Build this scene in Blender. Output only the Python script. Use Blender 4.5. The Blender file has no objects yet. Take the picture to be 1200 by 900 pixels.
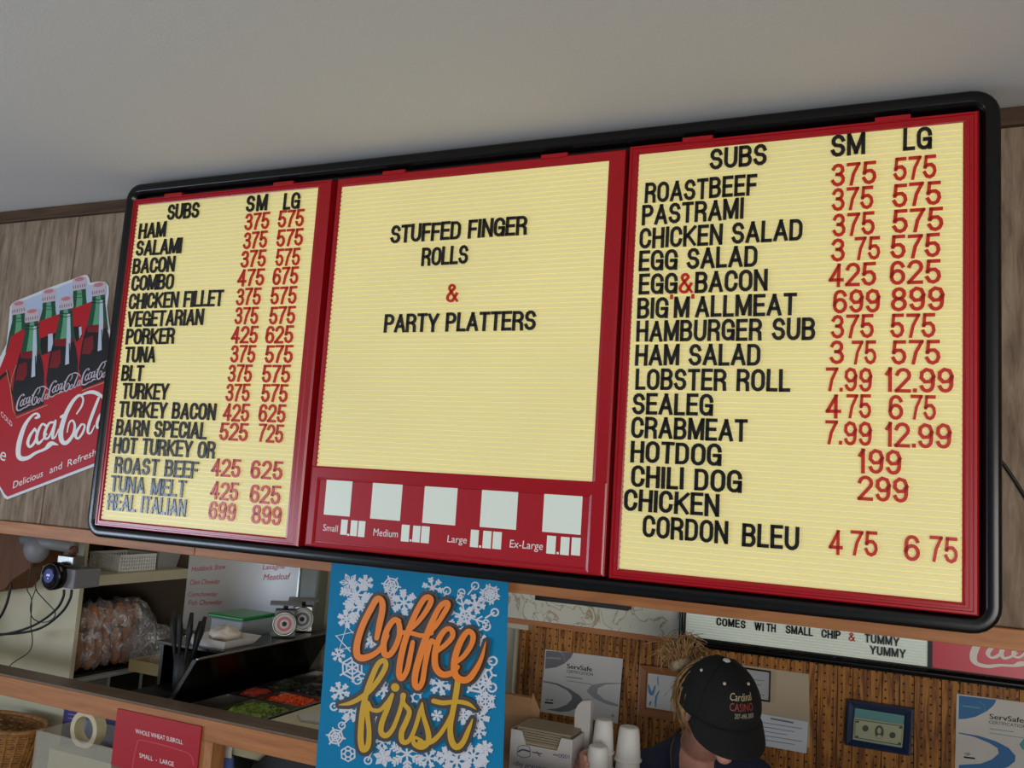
import bpy, bmesh, math, random
from mathutils import Vector, Matrix, Euler
random.seed(7)
PI = math.pi
C = bpy.context.scene.collection
SC = bpy.context.scene
# ---------------------------------------------------------------- camera
EYE = 1.6
F = 1034.16
RX = Vector((0.91286686, 0.40319223, 0.06411017))
DN = Vector((0.00931223, 0.13642898, -0.99060608))
FW = Vector((-0.40815116, 0.90488848, 0.12078688))
cd = bpy.data.cameras.new('camera'); cam = bpy.data.objects.new('camera', cd); C.objects.link(cam)
cd.sensor_width = 36; cd.sensor_fit = 'HORIZONTAL'; cd.lens = F/1200*36
cd.clip_start = 0.05
U_ = -DN; B_ = -FW
cam.matrix_world = Matrix(((RX.x, U_.x, B_.x, 0), (RX.y, U_.y, B_.y, 0), (RX.z, U_.z, B_.z, EYE), (0, 0, 0, 1)))
SC.camera = cam
# ---------------------------------------------------------------- world and lights
w = bpy.data.worlds.new('world'); SC.world = w; w.use_nodes = True
w.node_tree.nodes['Background'].inputs[0].default_value = (0.62, 0.78, 1, 1)
w.node_tree.nodes['Background'].inputs[1].default_value = 0.25
def area(name, loc, aim, sx, sy, power, color):
    l = bpy.data.lights.new(name, 'AREA'); l.shape = 'RECTANGLE'; l.size = sx; l.size_y = sy
    l.energy = power; l.color = color
    o = bpy.data.objects.new(name, l); C.objects.link(o); o.location = loc
    o.rotation_euler = (Vector(aim)-Vector(loc)).to_track_quat('-Z', 'Y').to_euler()
    return o
area('window_daylight', (-5.05, -1.1, 1.04), (0, -0.2, 1.7), 2.3, 0.66, 112, (0.66, 0.80, 1))
area('upward_fill_light', (2.2, -3.4, 1.0), (-0.7, 0.8, 2.3), 3.0, 1.7, 180, (1, 0.975, 0.94))  # added fill light out of view, tilted up to brighten the ceiling
area('kitchen_ceiling_light', (-1.75, 2.72, 2.44), (-1.75, 2.72, 0), 1.2, 0.15, 4.6, (1, 0.93, 0.80))
SC.view_settings.view_transform = 'Standard'; SC.view_settings.look = 'None'
SC.view_settings.gamma = 1; SC.view_settings.use_curve_mapping = False
SC.view_settings.exposure = -0.36
# ---------------------------------------------------------------- helpers
def ray(px, py): return RX*(px-600)+DN*(py-450)+FW*F
def P(px, py, Y):
    r = ray(px, py); t = Y/r.y; return Vector((r.x*t, Y, EYE+r.z*t))
def PX(px, py, X):
    r = ray(px, py); t = X/r.x; return Vector((X, r.y*t, EYE+r.z*t))
def PZ(px, py, Z):
    r = ray(px, py); t = (Z-EYE)/r.z; return Vector((r.x*t, r.y*t, Z))
def R4(pts, Y):
    q = [P(a, b, Y) for a, b in pts]   # TL TR BR BL
    return ((q[0].x+q[3].x)/2, (q[1].x+q[2].x)/2, (q[2].z+q[3].z)/2, (q[0].z+q[1].z)/2)
def lin(c): return tuple(((v/12.92) if v <= .04045 else ((v+.055)/1.055)**2.4) for v in c)
def srgb(r, g, b): return lin((r/255, g/255, b/255))+(1,)
class NT:
    def __init__(s, name):
        s.m = bpy.data.materials.new(name); s.m.use_nodes = True; s.t = s.m.node_tree
        s.b = s.t.nodes['Principled BSDF']
    def n(s, k, **kw):
        x = s.t.nodes.new(k)
        for a, v in kw.items(): setattr(x, a, v)
        return x
    def l(s, a, b): s.t.links.new(a, b)
def mat(name, col, rough=.5, metal=0, noise=0, nscale=30, bump=0, stretch=(1, 1, 1), emis=0, col2=None, spec=.5, alpha=1, coat=0):
    k = NT(name); b = k.b
    b.inputs['Roughness'].default_value = rough; b.inputs['Metallic'].default_value = metal
    b.inputs['Specular IOR Level'].default_value = spec
    b.inputs['Coat Weight'].default_value = coat
    b.inputs['Base Color'].default_value = col
    if alpha < 1: b.inputs['Alpha'].default_value = alpha
    if noise or bump or col2:
        tc = k.n('ShaderNodeTexCoord'); mp = k.n('ShaderNodeMapping'); mp.inputs['Scale'].default_value = stretch
        nz = k.n('ShaderNodeTexNoise'); nz.inputs['Scale'].default_value = nscale; nz.inputs['Detail'].default_value = 6
        k.l(tc.outputs['Object'], mp.inputs[0]); k.l(mp.outputs[0], nz.inputs['Vector'])
        c2 = col2 or tuple(v*(1-noise) for v in col[:3])+(1,)
        rp = k.n('ShaderNodeValToRGB'); rp.color_ramp.elements[0].position = .3; rp.color_ramp.elements[1].position = .7
        rp.color_ramp.elements[0].color = c2; rp.color_ramp.elements[1].color = col
        k.l(nz.outputs['Fac'], rp.inputs[0]); k.l(rp.outputs[0], b.inputs['Base Color'])
        if bump:
            bp = k.n('ShaderNodeBump'); bp.inputs['Strength'].default_value = bump; bp.inputs['Distance'].default_value = .004
            k.l(nz.outputs['Fac'], bp.inputs['Height']); k.l(bp.outputs[0], b.inputs['Normal'])
    if emis:
        b.inputs['Emission Color'].default_value = col; b.inputs['Emission Strength'].default_value = emis
    return k.m
class MB:
    def __init__(s): s.v = []; s.f = []
    def add(s, vs, fs):
        n = len(s.v); s.v += [Vector(v) for v in vs]; s.f += [tuple(i+n for i in f) for f in fs]; return s
    def box(s, x0, x1, y0, y1, z0, z1):
        return s.add([(x, y, z) for x in (x0, x1) for y in (y0, y1) for z in (z0, z1)],
            [(0, 1, 3, 2), (4, 6, 7, 5), (0, 4, 5, 1), (2, 3, 7, 6), (0, 2, 6, 4), (1, 5, 7, 3)])
    def prism(s, pts, d):   # closed polygon of 3d points, thickness vector d
        n = len(pts); d = Vector(d)
        s.add(pts+[Vector(p)+d for p in pts], [tuple(range(n)), tuple(range(2*n-1, n-1, -1))]+[(i, i+n, (i+1) % n+n, (i+1) % n) for i in range(n)])
        return s
    def poly(s, pts): return s.add(pts, [tuple(range(len(pts)))])
    def rings(s, rs, closed=True, cap0=True, cap1=True):
        n = len(rs[0]); base = len(s.v)
        vs = [p for r in rs for p in r]; fs = []
        for i in range(len(rs)-1):
            for j in range(n if closed else n-1):
                a = i*n+j; b = i*n+(j+1) % n; fs.append((a, b, b+n, a+n))
        if cap0: fs.append(tuple(range(n-1, -1, -1)))
        if cap1: fs.append(tuple(range((len(rs)-1)*n, len(rs)*n)))
        return s.add(vs, fs)
    def tube(s, pts, r, n=8, smooth=0):
        pts = [Vector(p) for p in pts]
        if smooth: pts = spline(pts, smooth)
        rr = r if isinstance(r, (list, tuple)) else [r]*len(pts)
        if len(rr) != len(pts): rr = [rr[0]+(rr[-1]-rr[0])*i/(len(pts)-1) for i in range(len(pts))]
        rs = []; prev = None
        for i, p in enumerate(pts):
            t = (pts[min(i+1, len(pts)-1)]-pts[max(i-1, 0)]).normalized()
            if prev is None: a = t.orthogonal().normalized()
            else: a = (prev-t*prev.dot(t)).normalized()
            prev = a; b = t.cross(a)
            rs.append([p+(a*math.cos(2*PI*k/n)+b*math.sin(2*PI*k/n))*rr[i] for k in range(n)])
        return s.rings(rs)
    def lathe(s, c, prof, n=20, M=None, cap0=True, cap1=True):   # prof: (r, z)
        c = Vector(c); M = M or Matrix.Identity(3)
        return s.rings([[c+M@Vector((r*math.cos(2*PI*k/n), r*math.sin(2*PI*k/n), z)) for k in range(n)] for r, z in prof], cap0=cap0, cap1=cap1)
    def ell(s, c, r, M=None, n=16, m=10):
        pr = []
        M = M or Matrix.Identity(3); c = Vector(c); rs = []
        for i in range(1, m):
            a = -PI/2+PI*i/m
            rs.append([c+M@Vector((r[0]*math.cos(a)*math.cos(2*PI*k/n), r[1]*math.cos(a)*math.sin(2*PI*k/n), r[2]*math.sin(a))) for k in range(n)])
        return s.rings(rs)
def spline(pts, k):
    out = []
    for i in range(len(pts)-1):
        p0 = pts[max(i-1, 0)]; p1 = pts[i]; p2 = pts[i+1]; p3 = pts[min(i+2, len(pts)-1)]
        for j in range(k):
            t = j/k
            out.append(.5*((2*p1)+(p2-p0)*t+(2*p0-5*p1+4*p2-p3)*t*t+(3*p1-p0-3*p2+p3)*t**3))
    out.append(pts[-1]); return out
ORG = {}
def mesh(name, mb, m, smooth=False):
    me = bpy.data.meshes.new(name); me.from_pydata([tuple(v) for v in mb.v], [], mb.f); me.update()
    if smooth: me.polygons.foreach_set('use_smooth', [True]*len(me.polygons))
    if m: me.materials.append(m)
    return me
def obj(name, mb, m, parent=None, org=None, bev=0, smooth=False, label=None, fixn=True):
    xs = [v.x for v in mb.v]; ys = [v.y for v in mb.v]; zs = [v.z for v in mb.v]
    o0 = Vector(org) if org else Vector(((min(xs)+max(xs))/2, (min(ys)+max(ys))/2, min(zs)))
    mb.v = [v-o0 for v in mb.v]
    me = mesh(name, mb, m, smooth)
    if fixn:
        bm = bmesh.new(); bm.from_mesh(me); bmesh.ops.recalc_face_normals(bm, faces=bm.faces); bm.to_mesh(me); bm.free()
    o = bpy.data.objects.new(name, me); C.objects.link(o); ORG[o.name] = o0
    if parent: o.parent = parent; o.location = o0-ORG[parent.name]
    else: o.location = o0
    if bev:
        b = o.modifiers.new('bevel', 'BEVEL'); b.width = bev; b.segments = 2; b.limit_method = 'ANGLE'; b.angle_limit = .6
        for p in me.polygons: p.use_smooth = False
    if label: o['label'] = label
    return o
def thing(name, label, cat, loc, group=None):
    o = bpy.data.objects.new(name, None); C.objects.link(o); o.location = loc; ORG[o.name] = Vector(loc)
    o.empty_display_size = .05
    return tag(o, label, cat, group)
def tag(o, label, cat, group=None):
    o['label'] = label; o['category'] = cat
    if group: o['group'] = group
    return o
def struct(o): o['kind'] = 'structure'; return o
def offset(pts, ws, caps=True):
    """variable width ribbon in 2d: list of polygons"""
    pts = [Vector(p) for p in pts]; L = []; R = []
    n = len(pts)
    for i in range(n):
        t = (pts[min(i+1, n-1)]-pts[max(i-1, 0)])
        if t.length < 1e-9: t = Vector((1, 0))
        t.normalize(); nn = Vector((-t.y, t.x))*ws[i]/2
        L.append(pts[i]+nn); R.append(pts[i]-nn)
    polys = [[L[i], L[i+1], R[i+1], R[i]] for i in range(n-1)]
    if caps:
        for i in range(0, n):
            r = ws[i]/2
            if r > .01: polys.append([pts[i]+Vector((math.cos(a*PI/5), math.sin(a*PI/5)))*r for a in range(10)]) if (i in (0, n-1) or r > .008) else None
    return polys
def brush(mb, pts, wd, mp, sm=3, extra=0, caps=True):
    """pts [(x,y[,w])], drawn through the mapping mp(x,y)->3d"""
    pp = [Vector((p[0], p[1], (p[2] if len(p) > 2 else wd)+extra)) for p in pts]
    if sm: pp = spline(pp, sm)
    for poly in offset([(p.x, p.y) for p in pp], [max(p.z, .05) for p in pp], caps):
        mb.k = getattr(mb, 'k', 0)+1; dv = Vector((0, -2.2e-6*mb.k, 0))
        mb.poly([mp(v.x, v.y)+dv for v in poly])
def fill(mb, pts, mp): mb.poly([mp(x, y) for x, y in pts])
_tx = {}
def textverts(s):
    if s in _tx: return _tx[s]
    c = bpy.data.curves.new('t', 'FONT'); c.body = s; c.resolution_u = 3
    o = bpy.data.objects.new('t', c); C.objects.link(o)
    dg = bpy.context.evaluated_depsgraph_get(); me = o.evaluated_get(dg).to_mesh()
    vs = [(v.co.x, v.co.y) for v in me.vertices]; fs = [tuple(p.vertices) for p in me.polygons]
    o.evaluated_get(dg).to_mesh_clear(); bpy.data.objects.remove(o); bpy.data.curves.remove(c)
    x0 = min(v[0] for v in vs); x1 = max(v[0] for v in vs)
    _tx[s] = ([((x-x0)/(x1-x0), y/.70) for x, y in vs], fs); return _tx[s]
def text(mb, s, p0, p1, h, mp, slant=0):
    """2d text: baseline from p0 to p1, cap height h (2d units, y down)"""
    vs, fs = textverts(s); p0 = Vector(p0); p1 = Vector(p1)
    mb.add([mp(*(p0+(p1-p0)*x+Vector((slant*h*y, -h*y)))) for x, y in vs], fs)
def onY(Y): return lambda x, y: P(x, y, Y)
# ---------------------------------------------------------------- stroke letters for the letter boards
def arc(cx, cy, rx, ry, a0, a1, n=7):
    return [(cx+rx*math.cos(math.radians(a0+(a1-a0)*i/n)), cy+ry*math.sin(math.radians(a0+(a1-a0)*i/n))) for i in range(n+1)]
G = {
'A': (.62, [[(0, 0), (.5, 1)], [(1, 0), (.5, 1)], [(.2, .3), (.8, .3)]]),
'B': (.56, [[(0, 0), (0, 1)], [(0, 1), (.5, 1)]+arc(.55, .765, .40, .235, 90, -90)+[(0, .53)], [(0, .53)]+arc(.6, .265, .4, .265, 90, -90)+[(0, 0)]]),
'C': (.56, [arc(.5, .7, .5, .3, 0, 180)+arc(.5, .3, .5, .3, 180, 360)]),
'D': (.57, [[(0, 0), (0, 1)], [(0, 1)]+arc(.5, .68, .5, .32, 90, 0)+arc(.5, .32, .5, .32, 0, -90)+[(0, 0)]]),
'E': (.50, [[(0, 0), (0, 1)], [(0, 1), (1, 1)], [(0, .52), (.9, .52)], [(0, 0), (1, 0)]]),
'F': (.48, [[(0, 0), (0, 1)], [(0, 1), (1, 1)], [(0, .5), (.9, .5)]]),
'G': (.58, [arc(.5, .7, .5, .3, 0, 180)+arc(.5, .3, .5, .3, 180, 360), [(1, 0), (1, .45)], [(1, .45), (.55, .45)]]),
'H': (.57, [[(0, 0), (0, 1)], [(1, 0), (1, 1)], [(0, .52), (1, .52)]]),
'I': (.16, [[(.5, 0), (.5, 1)]]),
'K': (.60, [[(0, 0), (0, 1)], [(0, .38), (1, 1)], [(.3, .55), (1, 0)]]),
'L': (.47, [[(0, 0), (0, 1)], [(0, 0), (1, 0)]]),
'M': (.70, [[(0, 0), (0, 1)], [(1, 0), (1, 1)], [(.04, 1), (.5, .05)], [(.96, 1), (.5, .05)]]),
'N': (.58, [[(0, 0), (0, 1)], [(1, 0), (1, 1)], [(.04, 1), (.96, 0)]]),
'O': (.58, [arc(.5, .7, .5, .3, 0, 180)+arc(.5, .3, .5, .3, 180, 360)+[(1, .7)]]),
'P': (.55, [[(0, 0), (0, 1)], [(0, 1)]+arc(.55, .74, .45, .26, 90, -90)+[(0, .48)]]),
'R': (.57, [[(0, 0), (0, 1)], [(0, 1)]+arc(.55, .75, .42, .25, 90, -90)+[(0, .5)], [(.6, .5), (.92, .34), (.96, 0)]]),
'S': (.56, [arc(.5, .745, .46, .255, 10, 235)+arc(.5, .26, .5, .26, 60, -170)]),
'T': (.54, [[(0, 1), (1, 1)], [(.5, 0), (.5, 1)]]),
'U': (.57, [[(0, 1)]+arc(.5, .3, .5, .3, 180, 360)+[(1, 1)]]),
'V': (.60, [[(0, 1), (.5, 0)], [(1, 1), (.5, 0)]]),
'W': (.80, [[(0, 1), (.25, 0)], [(.5, 1), (.25, 0)], [(.5, 1), (.75, 0)], [(1, 1), (.75, 0)]]),
'Y': (.60, [[(0, 1), (.5, .42)], [(1, 1), (.5, .42)], [(.5, .46), (.5, 0)]]),
'1': (.30, [[(.75, 0), (.75, 1)], [(.75, .98), (.1, .76)]]),
'2': (.56, [arc(.5, .73, .5, .27, 170, -30)+[(0, .02)], [(0, 0), (1, 0)]]),
'3': (.56, [arc(.48, .76, .44, .24, 165, -80)+[(.4, .53)], [(.4, .53)]+arc(.5, .265, .5, .265, 80, -165)]),
'4': (.58, [[(.7, 0), (.7, 1)], [(.7, 1), (0, .28)], [(0, .27), (1, .27)]]),
'5': (.56, [[(.95, 1), (.15, 1)], [(.15, 1), (.06, .50)]]+[[(.06, .52)]+arc(.5, .31, .5, .31, 110, -165)]),
'6': (.56, [arc(.5, .72, .46, .28, 20, 180)+arc(.5, .3, .5, .3, 180, 360)+arc(.5, .3, .5, .3, 0, 170)]),
'7': (.54, [[(0, 1), (1, 1)], [(1, 1), (.5, .5), (.3, 0)]]),
'8': (.56, [arc(.5, .76, .43, .24, -90, 270, 12), arc(.5, .265, .5, .265, 90, 450, 12)]),
'9': (.56, [arc(.5, .28, .46, .28, -160, 0)+arc(.5, .7, .5, .3, 0, 350)]),
'&': (.66, [[(1, 0), (.2, .72)]+arc(.42, .82, .27, .18, 180, 0, 6)+[(.1, .38)]+arc(.38, .22, .38, .22, 160, 300, 6)+[(.95, .45)]]),
'.': (.14, [[(.5, 0), (.5, .03)]]),
"'": (.14, [[(.5, .88), (.35, .98)]]),
}
GM = {}
def glyph(ch, t, m, H, key, depth=.0035):
    k = (ch, key)
    if k in GM: return GM[k]
    w_, strokes = G[ch]; mb = MB()
    iw = max(w_-t, .001)
    for st in strokes:
        pts = [Vector((t/2+x*iw, t/2+y*(1-t))) for x, y in st]
        a = (pts[0]-pts[1]).normalized(); b = (pts[-1]-pts[-2]).normalized()
        closed = (pts[0]-pts[-1]).length < 1e-3
        if not closed: pts[0] += a*t/2*.98; pts[-1] += b*t/2*.98
        n = len(pts); L = []; R = []
        for i in range(n):
            if closed and i in (0, n-1): d1 = (pts[1]-pts[0]).normalized(); d0 = (pts[-1]-pts[-2]).normalized()
            else:
                d0 = (pts[i]-pts[max(i-1, 0)]); d1 = (pts[min(i+1, n-1)]-pts[i])
                if d0.length < 1e-6: d0 = d1
                if d1.length < 1e-6: d1 = d0
                d0.normalize(); d1.normalize()
            d = (d0+d1).normalized(); c_ = max(d.dot(d1), .5); nn = Vector((-d.y, d.x))*(t/2/c_)
            L.append(pts[i]+nn); R.append(pts[i]-nn)
        cl = lambda v, y: Vector((v.x*H, y, min(max(v.y, 0), 1)*H))
        rs = [[cl(L[i], -depth), cl(R[i], -depth), cl(R[i], 0), cl(L[i], 0)] for i in range(n)]
        mb.rings(rs)
    me = mesh('letter_'+str(len(GM)), mb, m)
    bm = bmesh.new(); bm.from_mesh(me); bmesh.ops.recalc_face_normals(bm, faces=bm.faces); bm.to_mesh(me); bm.free()
    GM[k] = me; return me
def row(s, a, b, Y, parent, m, H, t, key, name='letter', mred=None):
    """a row of changeable characters between two baseline pixels"""
    p0 = P(a[0], a[1], Y); p1 = P(b[0], b[1], Y); z = (p0.z+p1.z)/2
    span = (p1.x-p0.x)/H
    gap = .06; nat = 0
    for i, ch in enumerate(s): nat += (.30 if ch == ' ' else G[ch][0])+(gap if i < len(s)-1 else 0)
    sx = min(max(span/nat, .80), 1.12)
    ns = len(s)-1
    rest = (span-nat*sx)/max(ns, 1)
    x = p0.x
    for i, ch in enumerate(s):
        if ch == ' ': x += (.30*sx+gap*sx+rest)*H; continue
        red = ch in '&\'' and mred
        nm = name if ch.isalpha() else ('numeral' if ch.isdigit() else 'punctuation_mark')
        o = bpy.data.objects.new(nm, glyph(ch, t if not red else .13, mred if red else m, H, key+('r' if red else '')))
        C.objects.link(o); o.parent = parent
        dz = .62*H*0 + (H*.12 if ch == "'" else 0)
        o.location = Vector((x, Y, z+dz+random.uniform(-.0006, .0006)))-ORG[parent.name]
        o.scale = (sx, 1, 1); o.rotation_euler = (0, random.uniform(-.012, .012), 0)
        x += (G[ch][0]*sx+gap*sx+rest)*H
# ---------------------------------------------------------------- materials
def wood(name, c1, c2, axis='Z', scale=1.0, rough=.6, bump=.15):
    k = NT(name); b = k.b; b.inputs['Roughness'].default_value = rough; b.inputs['Specular IOR Level'].default_value = .3
    tc = k.n('ShaderNodeTexCoord'); mp = k.n('ShaderNodeMapping')
    s = {'Z': (42, 40, 6), 'X': (5, 60, 60)}[axis]; mp.inputs['Scale'].default_value = tuple(v*scale for v in s)
    geo = k.n('ShaderNodeObjectInfo'); ad = k.n('ShaderNodeVectorMath', operation='ADD')
    mu = k.n('ShaderNodeMath', operation='MULTIPLY'); mu.inputs[1].default_value = 40
    k.l(geo.outputs['Random'], mu.inputs[0]); k.l(tc.outputs['Object'], mp.inputs[0]); k.l(mp.outputs[0], ad.inputs[0]); k.l(mu.outputs[0], ad.inputs[1])
    nz = k.n('ShaderNodeTexNoise'); nz.inputs['Scale'].default_value = 1; nz.inputs['Detail'].default_value = 8; nz.inputs['Roughness'].default_value = .65
    nz.inputs['Distortion'].default_value = .4
    k.l(ad.outputs[0], nz.inputs['Vector'])
    rp = k.n('ShaderNodeValToRGB'); rp.color_ramp.elements[0].position = .32; rp.color_ramp.elements[1].position = .68
    rp.color_ramp.elements[0].color = c2; rp.color_ramp.elements[1].color = c1
    k.l(nz.outputs['Fac'], rp.inputs[0]); k.l(rp.outputs[0], b.inputs['Base Color'])
    bp = k.n('ShaderNodeBump'); bp.inputs['Strength'].default_value = bump; bp.inputs['Distance'].default_value = .003
    k.l(nz.outputs['Fac'], bp.inputs['Height']); k.l(bp.outputs[0], b.inputs['Normal'])
    return k.m
M = {}
M['ceil'] = mat('ceiling_paint', srgb(214, 214, 214), .9, noise=.05, nscale=160, bump=.12)
M['barn'] = wood('weathered_barn_board', srgb(164, 144, 124), srgb(104, 86, 70), 'Z', 1.0, .8, .4)
M['crown'] = wood('dark_brown_trim', srgb(92, 68, 48), srgb(58, 40, 28), 'X', .8, .6)
M['oak'] = wood('orange_wood', srgb(184, 122, 74), srgb(150, 94, 54), 'X', .7, .45)
M['oakz'] = wood('orange_wood_post', srgb(196, 138, 88), srgb(150, 98, 58), 'Z', .7, .45)
M['ledge'] = wood('grey_brown_ledge', srgb(118, 98, 80), srgb(88, 70, 56), 'X', .7, .4)
M['black'] = mat('black_plastic', srgb(6, 6, 8), .24, spec=.4, noise=.2, nscale=40)
M['blackm'] = mat('black_matte', srgb(14, 14, 15), .6)
M['red'] = mat('red_plastic', srgb(164, 8, 24), .26, spec=.5)
M['redprint'] = mat('red_printed_strip', srgb(168, 16, 30), .42, spec=.35)
M['letter'] = mat('letter_black', srgb(18, 17, 17), .25, spec=.6)
M['lred'] = mat('letter_red', srgb(200, 38, 22), .3)
M['white'] = mat('white_print', srgb(232, 232, 228), .5)
M['cream'] = mat('cream_paint', srgb(196, 188, 158), .55, noise=.10, nscale=9)
M['kwall'] = mat('kitchen_wall_paint', srgb(172, 166, 146), .7, noise=.08, nscale=8)
M['floor'] = mat('brown_floor_tile', srgb(176, 170, 160), .5, noise=.2, nscale=12)
M['steel'] = mat('brushed_steel', srgb(168, 166, 160), .32, 1, noise=.12, nscale=8, stretch=(1, 30, 30))
M['darksteel'] = mat('dark_steel', srgb(86, 84, 80), .22, 1, noise=.2, nscale=6)
M['grey'] = mat('grey_plastic', srgb(120, 120, 122), .5)
M['tin'] = mat('tin_sign_white', srgb(214, 216, 222), .3)
M['paper'] = mat('white_paper', srgb(205, 200, 192), .7, noise=.03, nscale=20)
M['card'] = wood('kraft_cardboard', srgb(160, 122, 84), srgb(142, 104, 70), 'X', .4, .8, .05)
M['cup'] = mat('white_foam', srgb(222, 220, 216), .6)
M['skin'] = mat('skin', srgb(205, 148, 128), .5, noise=.12, nscale=14)
M['navy'] = mat('navy_cloth', srgb(28, 36, 62), .85, noise=.25, nscale=90, bump=.2)
M['hair'] = mat('blond_brown_hair', srgb(206, 166, 112), .4, col2=srgb(128, 90, 54), nscale=40, stretch=(3, 3, .6))
M['cap'] = mat('black_cotton_cap', srgb(12, 12, 13), .9, noise=.3, nscale=220, bump=.25)
M['rubber'] = mat('black_rubber', srgb(12, 12, 13), .5)
def glowpanel():
    k = NT('backlit_letter_panel'); b = k.b
    b.inputs['Base Color'].default_value = srgb(208, 200, 152); b.inputs['Roughness'].default_value = .35
    # uneven tube light put into the emission by noise; no tubes modelled
    tc = k.n('ShaderNodeTexCoord'); gr = k.n('ShaderNodeTexNoise'); gr.inputs['Scale'].default_value = 1.3
    k.l(tc.outputs['Object'], gr.inputs['Vector'])
    rp = k.n('ShaderNodeMapRange'); rp.inputs['From Min'].default_value = .3; rp.inputs['From Max'].default_value = .7
    rp.inputs['To Min'].default_value = .30; rp.inputs['To Max'].default_value = .42
    k.l(gr.outputs['Fac'], rp.inputs['Value']); k.l(rp.outputs[0], b.inputs['Emission Strength'])
    b.inputs['Emission Color'].default_value = srgb(250, 232, 150)
    return k.m
M['glow'] = glowpanel()
M['glowwhite'] = mat('backlit_white', srgb(206, 214, 204), .3, emis=.26)
def pegmat():
    k = NT('pegboard_wood'); b = k.b; b.inputs['Roughness'].default_value = .55; b.inputs['Specular IOR Level'].default_value = .3
    g = k.n('ShaderNodeNewGeometry'); sp = k.n('ShaderNodeSeparateXYZ'); k.l(g.outputs['Position'], sp.inputs[0])
    def md(s_):
        m1 = k.n('ShaderNodeMath', operation='PINGPONG'); m1.inputs[1].default_value = .0127; k.l(s_, m1.inputs[0])
        m2 = k.n('ShaderNodeMath', operation='POWER'); m2.inputs[1].default_value = 2; k.l(m1.outputs[0], m2.inputs[0]); return m2.outputs[0]
    ad = k.n('ShaderNodeMath', operation='ADD'); k.l(md(sp.outputs[0]), ad.inputs[0]); k.l(md(sp.outputs[2]), ad.inputs[1])
    lt = k.n('ShaderNodeMath', operation='LESS_THAN'); lt.inputs[1].default_value = .0033**2; k.l(ad.outputs[0], lt.inputs[0])
    tc = k.n('ShaderNodeTexCoord'); mp = k.n('ShaderNodeMapping'); mp.inputs['Scale'].default_value = (70, 10, 7)
    oi = k.n('ShaderNodeObjectInfo'); mu = k.n('ShaderNodeMath', operation='MULTIPLY'); mu.inputs[1].default_value = 50; k.l(oi.outputs['Random'], mu.inputs[0])
    av = k.n('ShaderNodeVectorMath', operation='ADD'); k.l(tc.outputs['Object'], mp.inputs[0]); k.l(mp.outputs[0], av.inputs[0]); k.l(mu.outputs[0], av.inputs[1])
    wv = k.n('ShaderNodeTexNoise'); wv.inputs['Scale'].default_value = 1; wv.inputs['Detail'].default_value = 5; wv.inputs['Distortion'].default_value = 1.2
    k.l(av.outputs[0], wv.inputs['Vector'])
    rp = k.n('ShaderNodeValToRGB'); rp.color_ramp.elements[0].position = .38; rp.color_ramp.elements[1].position = .6
    rp.color_ramp.elements[0].color = srgb(108, 62, 20); rp.color_ramp.elements[1].color = srgb(176, 116, 48)
    k.l(wv.outputs['Fac'], rp.inputs[0])
    mx = k.n('ShaderNodeMixRGB'); mx.inputs['Color2'].default_value = srgb(28, 16, 8); k.l(lt.outputs[0], mx.inputs['Fac']); k.l(rp.outputs[0], mx.inputs['Color1'])
    k.l(mx.outputs[0], b.inputs['Base Color'])
    return k.m
M['peg'] = pegmat()
def marblemat():
    k = NT('marbled_laminate'); b = k.b; b.inputs['Roughness'].default_value = .35
    tc = k.n('ShaderNodeTexCoord'); nz = k.n('ShaderNodeTexNoise'); nz.inputs['Scale'].default_value = 11; nz.inputs['Detail'].default_value = 5; nz.inputs['Distortion'].default_value = 1.5
    k.l(tc.outputs['Object'], nz.inputs['Vector'])
    rp = k.n('ShaderNodeValToRGB'); e = rp.color_ramp.elements; e[0].position = .0; e[0].color = srgb(206, 202, 184); e[1].position = 1; e[1].color = srgb(206, 202, 184)
    for p, c in ((.47, srgb(206, 202, 184)), (.495, srgb(158, 138, 106)), (.503, srgb(166, 146, 116)), (.525, srgb(202, 198, 179))):
        x = e.new(p); x.color = c
    k.l(nz.outputs['Fac'], rp.inputs[0]); k.l(rp.outputs[0], b.inputs['Base Color']); return k.m
M['marble'] = marblemat()
def filmmat():
    k = NT('clear_plastic_film'); t = k.t; t.nodes.remove(k.b)
    out = [n for n in t.nodes if n.type == 'OUTPUT_MATERIAL'][0]
    tr = k.n('ShaderNodeBsdfTransparent'); tr.inputs[0].default_value = (.96, .96, .96, 1)
    gl = k.n('ShaderNodeBsdfGlossy'); gl.inputs['Roughness'].default_value = .07; gl.inputs['Color'].default_value = (1, 1, 1, 1)
    df = k.n('ShaderNodeBsdfDiffuse'); df.inputs[0].default_value = (.9, .9, .9, 1)
    nz = k.n('ShaderNodeTexNoise'); nz.inputs['Scale'].default_value = 28; nz.inputs['Detail'].default_value = 4; nz.inputs['Distortion'].default_value = 1.5
    tc = k.n('ShaderNodeTexCoord'); k.l(tc.outputs['Object'], nz.inputs['Vector'])
    bp = k.n('ShaderNodeBump'); bp.inputs['Strength'].default_value = 1; bp.inputs['Distance'].default_value = .02; k.l(nz.outputs['Fac'], bp.inputs['Height']); k.l(bp.outputs[0], gl.inputs['Normal'])
    mg = k.n('ShaderNodeMixShader'); mg.inputs[0].default_value = .45; k.l(gl.outputs[0], mg.inputs[1]); k.l(df.outputs[0], mg.inputs[2])
    rp = k.n('ShaderNodeMapRange'); rp.inputs['From Min'].default_value = .45; rp.inputs['From Max'].default_value = .75; rp.inputs['To Min'].default_value = .16; rp.inputs['To Max'].default_value = .95
    k.l(nz.outputs['Fac'], rp.inputs['Value'])
    mx = k.n('ShaderNodeMixShader'); k.l(rp.outputs[0], mx.inputs[0]); k.l(tr.outputs[0], mx.inputs[1]); k.l(mg.outputs[0], mx.inputs[2])
    k.l(mx.outputs[0], out.inputs[0]); return k.m
M['film'] = filmmat()
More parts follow.
